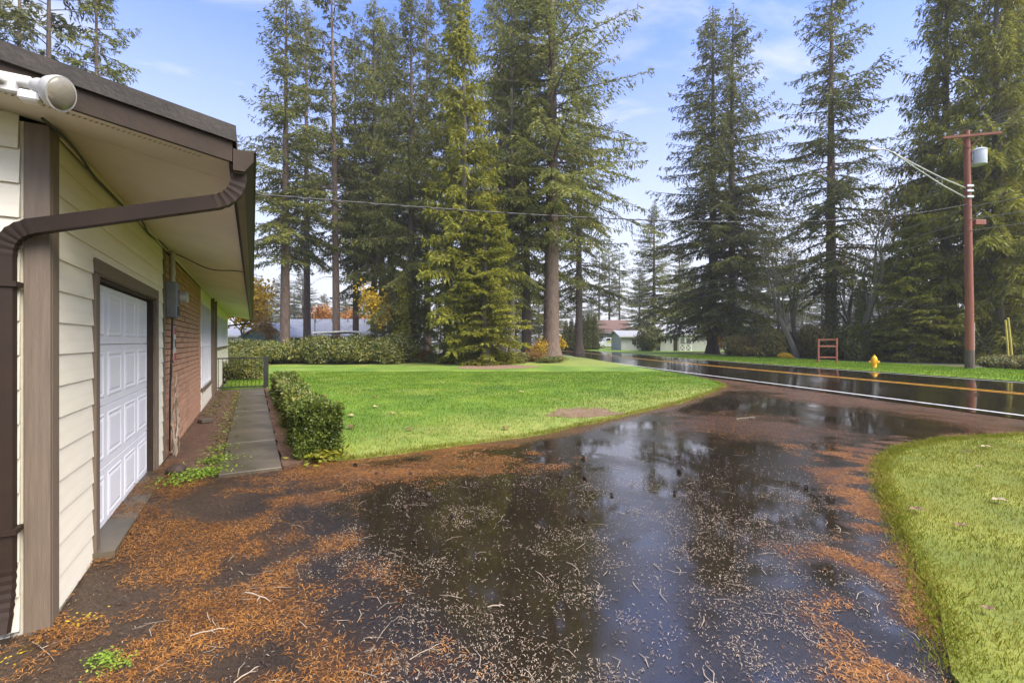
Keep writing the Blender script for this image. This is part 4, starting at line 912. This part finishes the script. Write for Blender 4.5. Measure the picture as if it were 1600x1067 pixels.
nodirt2 = lambda x, y, g: np.hypot((x - _d2[0]) / .19, (y - _d2[1]) / .10) + (fbm(x * 9, y * 9) - .5) * 1.6 + g.random(len(x)) * 1.3 > 1.0
nodirt = lambda x, y, g: (np.hypot((x - _dc[0]) / .95, (y - _dc[1]) / .85) + (fbm(x * 3, y * 3) - .5) * 1.6 + g.random(len(x)) * .9 > .95) | (g.random(len(x)) < .22)
blades('grass', 120000, poly_sampler(LM, -12, 9, 6, 24, 1.3, lambda x, y, g: nodirt(x, y, g) & (g.random(len(x)) < f_worn(x, y) * 1.1)), .025, .055, .006, 'grass_y', 26, 'yellowed worn grass of the lawn near the driveway')
blades('grass', 210000, poly_sampler(LM, -12, 9, 6, 24, 1.3, lambda x, y, g: nodirt(x, y, g) & (g.random(len(x)) > f_worn(x, y) * 1.1)), .025, .06, .006, 'grass', 21, 'short green grass of the lawn behind the driveway')
blades('grass', 190000, poly_sampler(LR, 1.2, 10.5, 1.3, 7.9, 1.25), .018, .048, .0042, 'grass_y', 22, 'yellow-green mossy grass of the lawn beside the road entrance')
def verge_s(g, n):
    y = g.uniform(14, 45, n); x = fog(y) + g.uniform(7.9, 15.6, n); return x, y
blades('grass', 60000, verge_s, .03, .09, .007, 'grass', 23, 'bright green grass strip across the road')
def edge_s(P, wdt, inn):
    def f(g, n):
        L = np.hypot(*np.diff(P, axis=0).T); k = g.choice(len(L), n, p=L / L.sum()); t = g.random(n); c = P[k] + (P[k + 1] - P[k]) * t[:, None] + g.normal(0, wdt, (n, 2)); return c[:, 0], c[:, 1]
    return f
blades('grass', 11000, edge_s(LRe[:-1], .06, 1), .015, .055, .004, 'grass_y', 24, 'ragged grass fringe along the driveway side of the mossy lawn', .9)
blades('grass', 9000, edge_s(LMe, .06, 1), .015, .055, .005, 'grass_y', 25, 'ragged grass fringe where the back lawn meets the driveway', .9)
# taller weeds on the near lawn
def tuft(X, Y, n, h, r, mat, label, name='grass_tuft', cat='tuft', wd=.012, group=None):
    g = np.random.default_rng(int(abs(X * 1000) + Y * 77)); a = g.uniform(0, 6.28, n); rr = r * np.sqrt(g.random(n)) * .5; P = np.column_stack([rr * np.cos(a), rr * np.sin(a), np.zeros(n)])
    out = np.column_stack([np.cos(a), np.sin(a), 0 * a]); hh = h * g.uniform(.5, 1.1, n); w_ = np.column_stack([-np.sin(a), np.cos(a), 0 * a]) * wd; e = (r * g.uniform(.3, 1, n))[:, None]
    Z = np.array([0, 0, 1.]); V = np.stack([P - w_ * .4, P + w_ * .4, P + out * e * .4 + Z * (hh * .7)[:, None] + w_ * .5, P + out * e + Z * (hh * .8)[:, None], P + out * e * .4 + Z * (hh * .7)[:, None] - w_ * .5], 1).reshape(-1, 3)
    o = link(name, npmesh(name, V, np.arange(5 * n).reshape(n, 5), M[mat]), None, (X, Y, gzs(X, Y) + .045)); tag(o, label, cat, group)
for (u, v) in ():
    p = px(u, v); tuft(p[0], p[1], 34, .045, .05, 'grass', 'taller green weed tuft in the mossy lawn', group='weed tufts in the mossy lawn', wd=.007)
# weeds by the brick bed
def clover(label, pts_, n, spread, size, hgt, mat='weed', seed=1, name='weed_patch'):
    g = np.random.default_rng(seed); T = np.array(pts_, float); k = g.integers(0, len(T), n); c = T[k] + g.normal(0, spread, (n, 2)); z = gz(c[:, 0], c[:, 1]) + .02 + hgt * g.random(n); P = np.column_stack([c, z])
    D = unit(g.normal(0, 1, P.shape) * [1, 1, .35]); W = unit(np.cross(D, np.tile([[0, 0, 1.]], (n, 1)) + g.normal(0, .3, P.shape))); V, F = diamonds(P, D, W, g.uniform(.6, 1.3, n) * size, g.uniform(.5, .8, n) * size, .1)
    o = link(name, npmesh(name, V, F, M[mat])); tag(o, label, 'weeds', kind='stuff')
clover('bright green weeds sprouting in the bed beside the brick wall', [px(*p)[:2] for p in ((345, 705), (335, 725), (320, 742), (340, 740), (300, 745), (345, 722), (280, 755))], 1500, .12, .035, .06)
clover('mossy green growth along the soil edge of the walk', [SN(s, -.42) for s in np.arange(7.2, 17, .4)] + [SN(s, -.8) for s in np.arange(12, 17, .7)], 1700, .09, .05, .05, 'laurel', 2)
clover('small green sprouts at the foot of the garage corner', [px(*p)[:2] for p in ((165, 1040), (180, 1046), (155, 1034))], 320, .035, .016, .02, 'weed', 3)
clover('yellowed leaves piled against the corner post', [px(*p)[:2] for p in ((105, 980), (118, 972), (130, 975), (40, 1020), (20, 1035))], 70, .05, .02, .02, 'yellow', 4)
clover('dry yellow-green grass fringe at the front end of the hedge', [px(*p)[:2] for p in ((500, 722), (510, 712), (520, 718), (495, 715))], 500, .10, .09, .12, 'grass_y', 5)
# fallen needles, scales and twigs on the asphalt
def litter_mesh(name, n, region, dens, lmin, lmax, wd, mat, seed, label, curl=.25, lift=.004, thick=.003):
    g = np.random.default_rng(seed); x0, x1, y0, y1, pw = region; y = y0 + (y1 - y0) * g.random(n) ** pw; x = g.uniform(x0, x1, n); m = g.random(n) < dens(x, y); m &= ~inside(x, y, LM) & ~inside(x, y, LR) & (np.abs(x) < y * 1.2 + .8)
    x = x[m]; y = y[m]; n = len(x); a = g.uniform(0, 6.28, n); l = g.uniform(lmin, lmax, n) * np.maximum(1, y / 9); k = g.normal(0, curl, n); w_ = wd * np.maximum(1, y / 4.5); z = gz(x, y) + .013 + .014 * (dist_poly(x, y, H0) < .24)
    d0 = np.column_stack([np.cos(a - k), np.sin(a - k), 0 * a]); d1 = np.column_stack([np.cos(a + k), np.sin(a + k), 0 * a]); s0 = np.column_stack([-d0[:, 1], d0[:, 0], 0 * a]); s1 = np.column_stack([-d1[:, 1], d1[:, 0], 0 * a])
    P0 = np.column_stack([x, y, z + lift * g.random(n)]); hz = np.column_stack([0 * a, 0 * a, thick + lift * g.random(n)]); P1 = P0 + d0 * (l * .5)[:, None] + hz; P2 = P1 + d1 * (l * .5)[:, None] - hz * .6; sw = (s0 + s1) * .5
    V = np.stack([P0 - s0 * (w_ * .3)[:, None], P0 + s0 * (w_ * .3)[:, None], P1 - sw * (w_ * .5)[:, None], P1 + sw * (w_ * .5)[:, None], P2 - s1 * (w_ * .3)[:, None], P2 + s1 * (w_ * .3)[:, None]], 1).reshape(-1, 3); i = np.arange(n) * 6
    F = np.vstack([np.column_stack([i, i + 2, i + 3, i + 1]), np.column_stack([i + 2, i + 4, i + 5, i + 3])])
    tag(link(name, npmesh(name, V, F, M[mat])), label, 'litter', kind='stuff')
litter_mesh('fallen_needles', 300000, (-4.6, 5.2, 1.7, 7.2, 1.4), lambda x, y: f_litter(x, y) * 1.0, .02, .045, .0042, 'needle', 31, 'orange fallen needles drifted beside the garage and lawn edges')
litter_mesh('fallen_needles', 60000, (-3, 12, 6.5, 19, 1.3), lambda x, y: f_litter(x, y) * .7, .025, .05, .0045, 'needle', 32, 'reddish fallen needles along the road shoulder')
def d_cat(x, y):
    c = sstep(-2.2, -.9, x + .25 * (y - 3)) * sstep(3.0, 2.2, x - .35 * (y - 3)) * sstep(6.2, 3.4, y); return c * (.12 + .9 * sstep(.40, .62, fbm(x * 2.1, y * 2.1))) * (.4 + .9 * sstep(.35, .6, fbm(x * 9, y * 9))) + .03
litter_mesh('fallen_scales', 100000, (-3, 4.2, 1.8, 7, 1.25), d_cat, .010, .024, .0036, 'catkin', 33, 'pale curled bud scales strewn over the wet driveway', .55, .003, .004)
litter_mesh('fallen_scales', 9000, (-3, 8, 5, 14, 1.2), lambda x, y: .12 + .5 * sstep(.5, .62, fbm(x * .9 + 3, y * .9)), .02, .04, .006, 'cone', 34, 'dark bits of bark and needle strewn over the far driveway', .4, .003, .003)
litter_mesh('fallen_twigs', 420, (-2.2, 3.2, 1.9, 7, 1.2), lambda x, y: .5 + 0 * x, .07, .17, .0045, 'twig', 35, 'thin pale twigs lying on the wet driveway', .35, .004, .006)
litter_mesh('fallen_twigs', 16000, (-4.6, -1.2, 1.7, 6.5, 1.2), lambda x, y: f_dry(x, y) * .8, .02, .06, .005, 'cone', 36, 'dark bark crumbs among the needles by the garage', .4, .004, .006)
# single sticks
def stick(u0, v0, u1, v1, r, label, bend=.007, mat='twig'):
    a = Vector(px(u0, v0, .02)); b = Vector(px(u1, v1, .02)); c = a.lerp(b, .55) + Vector((bend, bend * .5, .004)); t = MB()
    t.tube([a, a.lerp(c, .5) + Vector((0, bend * .3, .004)), c, c.lerp(b, .5) + Vector((bend * .2, 0, .006)), b], [r * .7, r * .75, r * .7, r * .6, r * .35], 6)
    t.tube([c, c + (b - a).cross(Vector((0, 0, 1))).normalized() * (b - a).length * .18 + (b - a) * .15], [r * .6, r * .3], 5)
    cen = (a + b) / 2; t.v = [tuple(Vector(p) - cen) for p in t.v]; tag(t.build('stick', M[mat], None, True, loc=cen), label, 'stick')
stick(383, 925, 422, 939, .006, 'pale straight stick on the bark litter near the garage')
stick(297, 993, 352, 981, .005, 'whitish curved stick lying beyond the corner post')
stick(365, 1066, 405, 1040, .004, 'grey stick at the boundary of needles and wet asphalt')
stick(762, 948, 788, 946, .006, 'short thick pale stick on the dark wet driveway')
stick(640, 1030, 690, 1004, .003, 'long thin twig on the wet asphalt beside the short thick stick', .012)
stick(885, 878, 905, 900, .003, 'hooked pale twig near the puddle reflection', .03)
stick(1305, 820, 1312, 832, .004, 'bent twig near the orange needle drift', .03)
stick(50, 1002, 85, 1032, .003, 'yellow dry stem leaning by the corner post', .004, 'twig')
stick(66, 1012, 122, 992, .003, 'long yellow dry stem lying against the corner post', .004, 'twig')
stick(1150, 655, 1180, 652, .02, 'mossy fallen branch on the far part of the driveway', .05, 'bark_grey')
# cones
pc = MB()
prof = [(.004, 0), (.016, .006), (.021, .018), (.020, .032), (.013, .046), (.004, .054)]
for i in range(7):
    z = .006 + i * .0066; r = .017 * math.sin(math.pi * (i + 1.3) / 8.6) + .006
    for k in range(7):
        a = 2 * math.pi * (k + .5 * (i % 2)) / 7; c, s = math.cos(a), math.sin(a)
        pc.add([(r * .4 * c, r * .4 * s, z), (r * c - .006 * s, r * s + .006 * c, z + .006), (r * 1.35 * c, r * 1.35 * s, z + .011), (r * c + .006 * s, r * s - .006 * c, z + .006)], [(0, 1, 2, 3)])
pc.lathe([(p[0] * .75, p[1]) for p in prof], 8); cone_m = pc.mesh('fir_cone', M['cone'])
for i, (u, v) in enumerate(((590, 791), (655, 782), (670, 774), (710, 804), (910, 808), (908, 716), (959, 772), (877, 745), (910, 745), (639, 740), (592, 739), (557, 726), (643, 844), (632, 794), (1065, 736), (1052, 768), (1257, 762))):
    p = px(u, v, .03); o = link('fir_cone', cone_m, None, p); o.rotation_euler = (R(88), 0, i * 1.7); s = .75 + .3 * (i % 3) / 2; o.scale = (s, s, s)
    tag(o, 'dark fir cone lying on the wet driveway', 'cone', 'fir cones on the driveway')
# fallen leaves on the lawn
lm_ = MB(); out = []
for k in range(15):
    a = 2 * math.pi * k / 15; r = .055 * (1 + .45 * math.cos(5 * a)) + .02; out.append((r * math.cos(a), r * math.sin(a), .012 * math.cos(3 * a) + .015))
lm_.add([(0, 0, .004)] + out, [(0, 1 + k, 1 + (k + 1) % 15) for k in range(15)]); lm_.tube([(-.03, 0, .01), (-.10, .01, .012)], .0025, 4)
lf1 = lm_.mesh('fallen_leaf', M['leaf_pale']); lf2 = lm_.mesh('fallen_leaf', M['leaf_brown'])
for i, (u, v, k) in enumerate(((525, 629, 2), (508, 618, 2), (585, 620, 2), (613, 645, 1), (586, 635, 1), (549, 649, 1), (638, 588, 1), (740, 600, 2), (815, 612, 1), (866, 597, 1), (690, 597, 1), (548, 667, 2), (640, 670, 2), (790, 668, 2), (1025, 618, 2), (950, 590, 2), (770, 581, 2), (700, 575, 1), (1100, 600, 2), (880, 585, 1), (1540, 697, 1), (1530, 728, 1), (1510, 705, 2), (1432, 795, 2), (1545, 950, 2), (1500, 820, 2), (1560, 780, 1))):
    p = px(u, v, .085); o = link('fallen_leaf', lf1 if k == 1 else lf2, None, p, i * 2.1); s = (.36 if u > 1350 else .75) + .3 * (i % 3) / 2; o.scale = (s, s, s)
    if u > 1350: tag(o, ('pale' if k == 1 else 'brown') + ' fallen maple leaf on the mossy roadside lawn', 'leaf', 'fallen leaves on the mossy lawn')
    else: tag(o, ('pale' if k == 1 else 'russet brown') + ' fallen maple leaf on the green lawn', 'leaf', 'fallen leaves on the green lawn')
# rock at the end of the planting bed
rk = bmesh.new(); bmesh.ops.create_icosphere(rk, subdivisions=3, radius=.10)
for v in rk.verts: v.co *= 1 + .25 * (float(fbm(v.co.x * 14 + 3, v.co.y * 14 + v.co.z * 9)) - .5); v.co.z *= .75
me = bpy.data.meshes.new('rock'); rk.to_mesh(me); rk.free(); me.materials.append(M['cone']); p = px(275, 742); tag(link('rock', me, None, (p[0], p[1], .06)), 'dark rounded rock at the near end of the planting bed', 'rock')
p = SN(10.9, -.82); blk = MB().box(-.16, .16, -.1, .1, 0, .07).build('paving_block', M['concrete'], None, bevel=.01, loc=(p[0], p[1], .028)); blk.rotation_euler = (0, .06, HROT + .3); tag(blk, 'loose concrete block lying in the planting bed', 'block')

# ------------------------------------------------------------------ street things
X, Y, Z = px(1366, 576)
hy = thing('fire_hydrant', 'bright yellow fire hydrant on the grass verge', 'hydrant', (X, Y, Z), -.5)
MB().lathe([(.17, 0), (.17, .05), (.125, .06), (.115, .10), (.115, .42), (.15, .43), (.15, .47), (.13, .48)], 18).build('barrel', M['hyd'], hy, True)
MB().lathe([(.135, .481), (.13, .55), (.10, .62), (.05, .66), (.045, .69)], 18).build('bonnet', M['hyd'], hy, True)
MB().lathe([(.035, .691), (.035, .74)], 5).build('top_nut', M['hyd'], hy)
for ax_, r in (((1, 0, 0), .055), ((-1, 0, 0), .055), ((0, -1, 0), .075)):
    MB().lathe([(r, .10), (r, .16), (r + .02, .165), (r + .02, .21), (.03, .215), (.03, .24)], 14, ax_, (0, 0, .35)).build('nozzle_cap', M['hyd'], hy, True)
X, Y, Z = px(1293, 568)
sf = thing('sign_frame', 'empty red-brown wooden sign frame of two posts and three rails', 'sign frame', (X, Y, Z), -.1)
for s in (-1, 1): MB().box(s * .56 - .05, s * .56 + .05, -.05, .05, -.1, 1.60 + (.06 if s > 0 else 0)).build('post', M['redwood'], sf, bevel=.008)
for zz, h in ((1.52, .07), (1.08, .10), (.36, .09)): MB().box(-.508, .508, -.03, .03, zz, zz + h).build('rail', M['redwood'], sf, bevel=.006)
X, Y, Z = px(1515, 577.5); PX, PY, PZ = X, Y, Z; PH = zat(205, Y) - Z
up = thing('utility_pole', 'tall red-brown wooden utility pole on the grass verge', 'utility pole', (X, Y, Z))
MB().tube([(0, 0, -.5), (-.02, 0, PH * .3), (-.09, 0, PH * .65), (-.15, 0, PH)], [.185, .17, .15, .125], 14).build('pole', M['pole'], up, True)
MB().tube([(0, 0, -.3), (0, 0, 1.0)], [.195, .188], 14).build('tar_band', M['bark_dark'], up, True)
ca = MB().box(-1.10, 1.35, -.20, -.10, PH - .36, PH - .24).build('crossarm', M['pole'], up); ca.location = (-.15, 0, 0); ca.rotation_euler = (0, 0, -.25)
ins = MB().lathe([(.012, 0), (.012, .08), (.045, .09), (.05, .12), (.03, .14), (.04, .16), (.02, .19)], 10).mesh('insulator', M['transformer'], True)
INS = [(-1.0, PH - .24), (-.45, PH - .24), (.5, PH - .24), (1.25, PH - .24)]
for (xx, zz) in INS: link('insulator', ins, ca, (xx, -.15, zz))
MB().tube([(-.62, -.13, PH - .3), (.02, -.13, PH - .95)], .02, 5).tube([(.62, -.13, PH - .3), (.02, -.13, PH - .95)], .02, 5).build('brace', M['pole'], ca)
tf = MB().lathe([(.30, 0), (.31, .02), (.31, .70), (.33, .71), (.33, .74), (.2, .82), (.05, .85)], 20, None, (.42, -.05, PH - 1.75)).build('transformer', M['transformer'], up, True)
for s in (-1, 1): MB().lathe([(.03, 0), (.05, .06), (.03, .1), (.04, .16), (.01, .2)], 10, None, (.42 + s * .12, -.05, PH - .98)).build('bushing', M['grey_metal'], tf, True)
MB().box(.02, .12, -.1, .0, PH - 1.55, PH - 1.1).build('transformer_bracket', M['grey_metal'], up)
for k, zz in enumerate((PH - 2.9, PH - 3.15, PH - 3.45)): MB().box(-.30, .02, -.20, -.16, zz, zz + .10).build('tag_plate', M['transformer'], up)
zl = zat(303, Y) - Z; ze = zat(240, Y) - Z
la = MB()
for dz, in ((.25,), (-.25,)):
    pth = [(-.12, 0, zl + dz), (-1.6, -.2, zl + .55 + dz * .7), (-3.2, -.45, zl + 1.25 + dz * .3), (-4.4, -.6, zl + 1.85), (-4.9, -.66, zl + 2.0), (-5.35, -.7, zl + 1.98)]
    la.tube(pth, [.035, .033, .03, .028, .026, .025], 8)
for t_ in ((-1.6, -.2, .55, .175), (-2.7, -.37, 1.03, .1)): la.tube([(t_[0], t_[1], zl + t_[2] + t_[3]), (t_[0], t_[1], zl + t_[2] - t_[3])], .012, 5)
arm = la.build('lamp_arm', M['alu'], up, True)
MB().lathe([(.03, 0), (.09, .05), (.12, .22), (.11, .42), (.05, .5)], 12, (-1, -.1, -.04), (-5.25, -.69, zl + 1.97)).build('lamp_head', M['alu'], arm, True)
MB().box(.20, .75, -.12, .10, zat(352, Y) - Z, zat(344, Y) - Z).build('splice_box', M['redwood'], up, bevel=.02)
MB().tube([(.19, -.05, 0), (.19, -.05, 2.4)], .022, 6).build('ground_conduit', M['alu'], up, True)
# wires
def wire(P, Q, sag, r, label, group=None, n=28):
    P = Vector(P); Q = Vector(Q); m = MB().tube([P.lerp(Q, t) + Vector((0, 0, -4 * sag * t * (1 - t))) for t in np.linspace(0, 1, n)], r, 5)
    tag(m.build('power_line', M['wire'], None, True), label, 'wire', group)
def polept(xx, zz): c, s = math.cos(-.25), math.sin(-.25); return (PX - .15 + c * xx + s * .15, PY + s * xx - c * .15, PZ + zz + .17)
far = (float(fog(66)) + 13.2, 68, gzs(19, 68)); near = (PX + 6.3, -22, .2)
for k, (xx, zz) in enumerate(INS):
    p = polept(xx, zz); wire(p, (far[0] + xx, far[1], far[2] + PH), .9, .013, 'bare power line running down the road from the crossarm', 'power lines beyond the pole')
    wire(p, (near[0] + xx, near[1], near[2] + PH), .9, .020, 'bare power line running from the crossarm toward the near end of the road', 'power lines on the near side of the pole')
for k, v in enumerate((325, 345, 362)):
    zz = zat(v, PY); wire((PX - .1, PY - .2, zz), (far[0], far[1], zz + .3), 1.0, .022, 'thick low telephone cable running down the road from the pole', 'telephone cables beyond the pole')
    wire((PX - .1, PY - .2, zz), (near[0], near[1], zz + .3), 1.0, .022, 'thick low telephone cable running from the pole toward the near end of the road', 'telephone cables on the near side of the pole')
# service drop to the house
m0 = Vector(HW(4.2, .2, 3.80)); m1 = Vector((PX - .2, PY - .1, zat(320, PY)))
sd_ = MB().tube([m0.lerp(m1, t) + Vector((0, 0, -4 * .70 * t * (1 - t))) for t in np.linspace(0, 1, 60)], .012, 6)
hel = []
for i, t in enumerate(np.linspace(0, 1, 420)): p = m0.lerp(m1, t) + Vector((0, 0, -4 * .70 * t * (1 - t))); hel.append(p + Vector((0, .016 * math.cos(i * .9), .016 * math.sin(i * .9))))
sd_.tube(hel, .007, 4); tag(sd_.build('power_line', M['cable'], None, True), 'twisted black service cable strung from the house roof to the pole', 'wire')
# guy guards
for k, (u0, v0, u1, v1) in enumerate(((1583, 564, 1566, 497), (1577, 562, 1562, 501))):
    Y = 25.2 + .3 * k; a = Vector((at(u0, Y), Y, gzs(at(u0, Y), Y))); b = Vector((at(u1, Y), Y - .3, zat(v1, Y))); t = MB().tube([(0, 0, -.1), (b - a) * .5, b - a], [.045, .045, .04], 10)
    o = t.build('guy_guard', M['guard'], None, True, loc=a); tag(o, 'leaning yellow guy-wire guard tube beyond the utility pole', 'guy guard', 'yellow guy guards')

# ------------------------------------------------------------------ neighbouring buildings
def gable_house(name, label, loc, rz, L, Wd, he, hr, wall, roofm, over=.4, th=.14):
    """ridge along local x; front wall at y=0"""
    h = thing(name, label, 'building', loc, rz)
    MB().prism([(0, -.3), (Wd, -.3), (Wd, he), (Wd / 2, hr - .12), (0, he)], 0, -L / 2, L / 2).build('wall', M[wall], h)
    sl = (hr - he) / (Wd / 2); rm = MB(); e = over
    for s in (0, 1):
        y0, y1 = (-e, Wd / 2) if s == 0 else (Wd + e, Wd / 2); z0 = he - sl * e
        rm.prism([(y0, z0), (y1, hr), (y1, hr + th), (y0, z0 + th)] if s == 0 else [(y0, z0), (y0, z0 + th), (y1 + .002, hr + th), (y1 + .002, hr)], 0, -L / 2 - e, L / 2 + e)
    rf_ = rm.build('roof', M[roofm], h)
    MB().box(-L / 2 - e, L / 2 + e, -e - .03, -e - .002, he - sl * e - .05, he - sl * e + th + .01).build('fascia', M['white_d'], h)
    return h, rf_
def add_win(h, x0, x1, z0, z1, y=-.01, fr='white'):
    f = MB().box(x0, x1, y - .03, y, z0, z0 + .06).box(x0, x1, y - .03, y, z1 - .06, z1).box(x0, x0 + .06, y - .03, y, z0 + .06, z1 - .06).box(x1 - .06, x1, y - .03, y, z0 + .06, z1 - .06).build('window', M[fr], h)
    MB().box(x0 + .062, x1 - .062, y - .012, y - .002, z0 + .062, z1 - .062).build('pane', M['glass_dark'], f)
# grey-roofed neighbour behind the thicket
Y = 62; h1, r1 = gable_house('neighbour_house', 'neighbouring house with long grey shingle roof behind the shrub thicket', (at(512, Y), Y, 0), 0, 13.5, 8, 2.5, 4.75, 'wall_white', 'roof_grey')
for x in (-4.5, -1, 3): add_win(h1, x, x + 1.4, 1.0, 2.1)
for x in (-4.6, -3.0, -.6, 1.6, 4.0): MB().tube([(x, 3.2, 4.35), (x, 3.2, 4.8)], .07, 8).build('roof_vent', M['grey_metal'], r1)
Y = 56; h2, r2 = gable_house('neighbour_house', 'neighbouring teal-gabled house with grey roof seen past the gutter end', (at(416, Y) - 0.2, Y, 0), math.pi / 2, 7.5, 5.4, 2.35, 3.9, 'wall_green', 'roof_grey', .35)
h2.location = (at(450, Y), Y + 3.5, 0); 
Y = 60; h3, r3 = gable_house('neighbour_house', 'pale low-roofed neighbouring house beyond the end of our house', (at(352, Y) - 3, Y, 0), 0, 10, 7, 2.4, 3.6, 'wall_white', 'roof_grey')
# carport
Y = 37; cp = thing('carport', 'flat white-edged carport roof behind the shrub thicket', 'carport', (at(555, Y), Y, 0), .06)
MB().prism([(-3.4, 2.30), (-.4, 2.42), (3.4, 1.96), (3.4, 2.08), (-.4, 2.54), (-3.4, 2.42)], 1, 0, 4.5).build('roof', M['white_d'], cp)
for x, y in ((-3.2, .2), (-3.2, 4.2), (3.2, .2), (3.2, 4.2), (0, .2), (0, 4.2)): MB().box(x - .05, x + .05, y - .05, y + .05, 0, 2.30 if x < 1 else 1.97).build('post', M['brown_h'], cp)
for k in range(8): MB().box(1.7 + k * .19, 1.79 + k * .19, .15, .18, .2, 2.1).build('lattice_slat', M['brown_h'], cp)
Y = 39; lp = thing('lamp_post', 'slim dark post with two small lanterns beside the carport', 'lamp post', (at(492, Y), Y, 0))
MB().tube([(0, 0, -.1), (0, 0, 4.1)], [.05, .03], 8).build('post', M['brown_h'], lp, True); MB().tube([(-.3, 0, 4.15), (.3, 0, 4.15)], .025, 6).build('crossbar', M['brown_h'], lp)
for s in (-1, 1): MB().lathe([(.04, 0), (.09, .1), (.11, .3), (.12, .32), (.02, .42)], 8, None, (s * .26, 0, 4.178)).build('lantern', M['redwood'], lp, True)
# white shed with double doors and lower wing, across the road
Y = 66; xs_ = at(1072, Y); zg = gzs(xs_, Y)
h4, r4 = gable_house('shed', 'white shed with double cross-braced doors across the road', (xs_, Y, zg), math.radians(-8), 7.2, 6, 2.45, 3.9, 'wall_white', 'roof_grey', .3)
dd = MB().box(-1.0, .8, -.04, -.004, 0, 2.05).build('door_frame', M['white'], h4)
for s in (0, 1):
    x0 = -.93 + s * .83; d = MB().box(x0, x0 + .80, -.07, -.042, .04, 1.98).build('shed_door', M['grey_metal'], h4)
    b_ = MB()
    for (p, q) in (((0, .06), (.8, .06)), ((0, 1.0), (.8, 1.0)), ((0, 1.95), (.8, 1.95)), ((.05, .06), (.05, 1.95)), ((.75, .06), (.75, 1.95)), ((.05, .1), (.75, .95)), ((.75, .1), (.05, .95))): b_.sweep([(x0 + p[0], -.085, p[1]), (x0 + q[0], -.085, q[1])], (0, 1, 0), .012, .05)
    b_.build('brace', M['white'], d)
add_win(h4, -3.1, -2.7, 1.1, 1.9); add_win(h4, -2.3, -1.9, 1.1, 1.9)
MB().box(-1.75, -1.2, -.03, -.004, 0, 1.95).build('side_door', M['brown_h'], h4)
Y = 72; xs_ = at(1002, Y); h5, r5 = gable_house('outbuilding', 'low white outbuilding with shallow grey roof across the road', (xs_, Y, gzs(xs_, Y)), .1, 6.5, 5, 2.3, 3.1, 'wall_white', 'roof_grey', .5)
add_win(h5, -1.6, -.8, .9, 1.8)
Y = 108; xs_ = at(954, Y); h6, r6 = gable_house('distant_house', 'brown-roofed tan house at the bend of the road', (xs_, Y, gzs(xs_, Y)), 0, 9.5, 9, 3.7, 6.6, 'wall_tan', 'roof_brown', .5)
for x in (-2.6, -1.0, 1.8, 3.2): add_win(h6, x, x + 1.1, 2.1, 3.3)
add_win(h6, -2.6, -1.2, .3, 1.6)
# vehicles parked far off
def vehicle(name, label, loc, rz, prof, wd, body, wins, wheels, cat, extra=None):
    t = thing(name, label, cat, loc, rz); MB().prism(prof, 1, -wd / 2, wd / 2).build('body', M[body], t, bevel=.05)
    for s in (-1, 1):
        for q in wins: MB().prism(q, 1, s * (wd / 2 + .002), s * (wd / 2 + .012)).build('window', M['glass_dark'], t)
        for x in wheels:
            wl = MB().lathe([(.33, 0), (.35, .03), (.35, .19), (.33, .22)], 18, (0, 1, 0), (x, s * (wd / 2 - .09) - .11, .35)).build('wheel', M['rubber'], t, True)
            MB().lathe([(.2, 0), (.2, .24)], 12, (0, 1, 0), (x, s * (wd / 2 - .09) - .12, .35)).build('rim', M['alu'], wl, True)
    if extra: extra(t)
    return t
M['vanwhite'] = pmat('white_van_paint', (.75, .75, .72), None, 2, .3, 0); M['carblue'] = pmat('silver_blue_paint', (.35, .38, .45), None, 2, .25, 0); M['lime'] = pmat('lime_stripe', (.55, .58, .12), None, 2, .4, 0)
van_p = [(-2.6, .35), (2.55, .35), (2.62, .9), (2.2, 1.25), (1.5, 1.35), (1.05, 2.15), (-2.5, 2.25), (-2.62, 1.9)]
X, Y = at(953, 92), 92
def stripe(t):
    for s in (-1, 1): MB().box(-2.4, .9, s * .962 - .01, s * .962 + .01, 1.15, 1.5).build('stripe', M['lime'], t)
vehicle('parked_van', 'white van with lime stripe parked in front of the brown-roofed house', (X, Y, gzs(X, Y) + .05), math.pi + .1, van_p, 1.9, 'vanwhite', [[(.2, 1.55), (1.15, 1.55), (.9, 2.0), (.2, 2.05)], [(-.9, 1.55), (.05, 1.55), (.05, 2.05), (-.9, 2.05)]], (-1.7, 1.7), 'van', stripe)
car_p = [(-2.1, .3), (2.1, .3), (2.2, .75), (1.2, .95), (.5, 1.45), (-1.1, 1.45), (-1.8, .98), (-2.2, .9)]
X, Y = at(980, 84), 84
vehicle('parked_car', 'silver blue car parked beside the low white outbuilding', (X, Y, gzs(X, Y) + .05), 2.2, car_p, 1.75, 'carblue', [[(.98, 1.0), (.42, 1.38), (-.2, 1.38), (-.2, 1.0)], [(-.3, 1.0), (-.3, 1.38), (-1.05, 1.38), (-1.5, 1.0)]], (-1.35, 1.35), 'car')

# ------------------------------------------------------------------ wet misty air
hm = MB().box(-520, 520, -120, 520, -1.5, 62).mesh('haze', None); hm.materials.clear()
mm = bpy.data.materials.new('mist'); mm.use_nodes = True; nt = mm.node_tree; nt.nodes.clear(); o_ = nt.nodes.new('ShaderNodeOutputMaterial'); pv = nt.nodes.new('ShaderNodeVolumePrincipled')
pv.inputs['Color'].default_value = (.95, .96, .98, 1); pv.inputs['Density'].default_value = .0006; pv.inputs['Anisotropy'].default_value = .2; nt.links.new(pv.outputs[0], o_.inputs['Volume'])
hm.materials.append(mm); hz = link('haze', hm); tag(hz, 'thin wet mist hanging in the air', 'haze', kind='stuff')
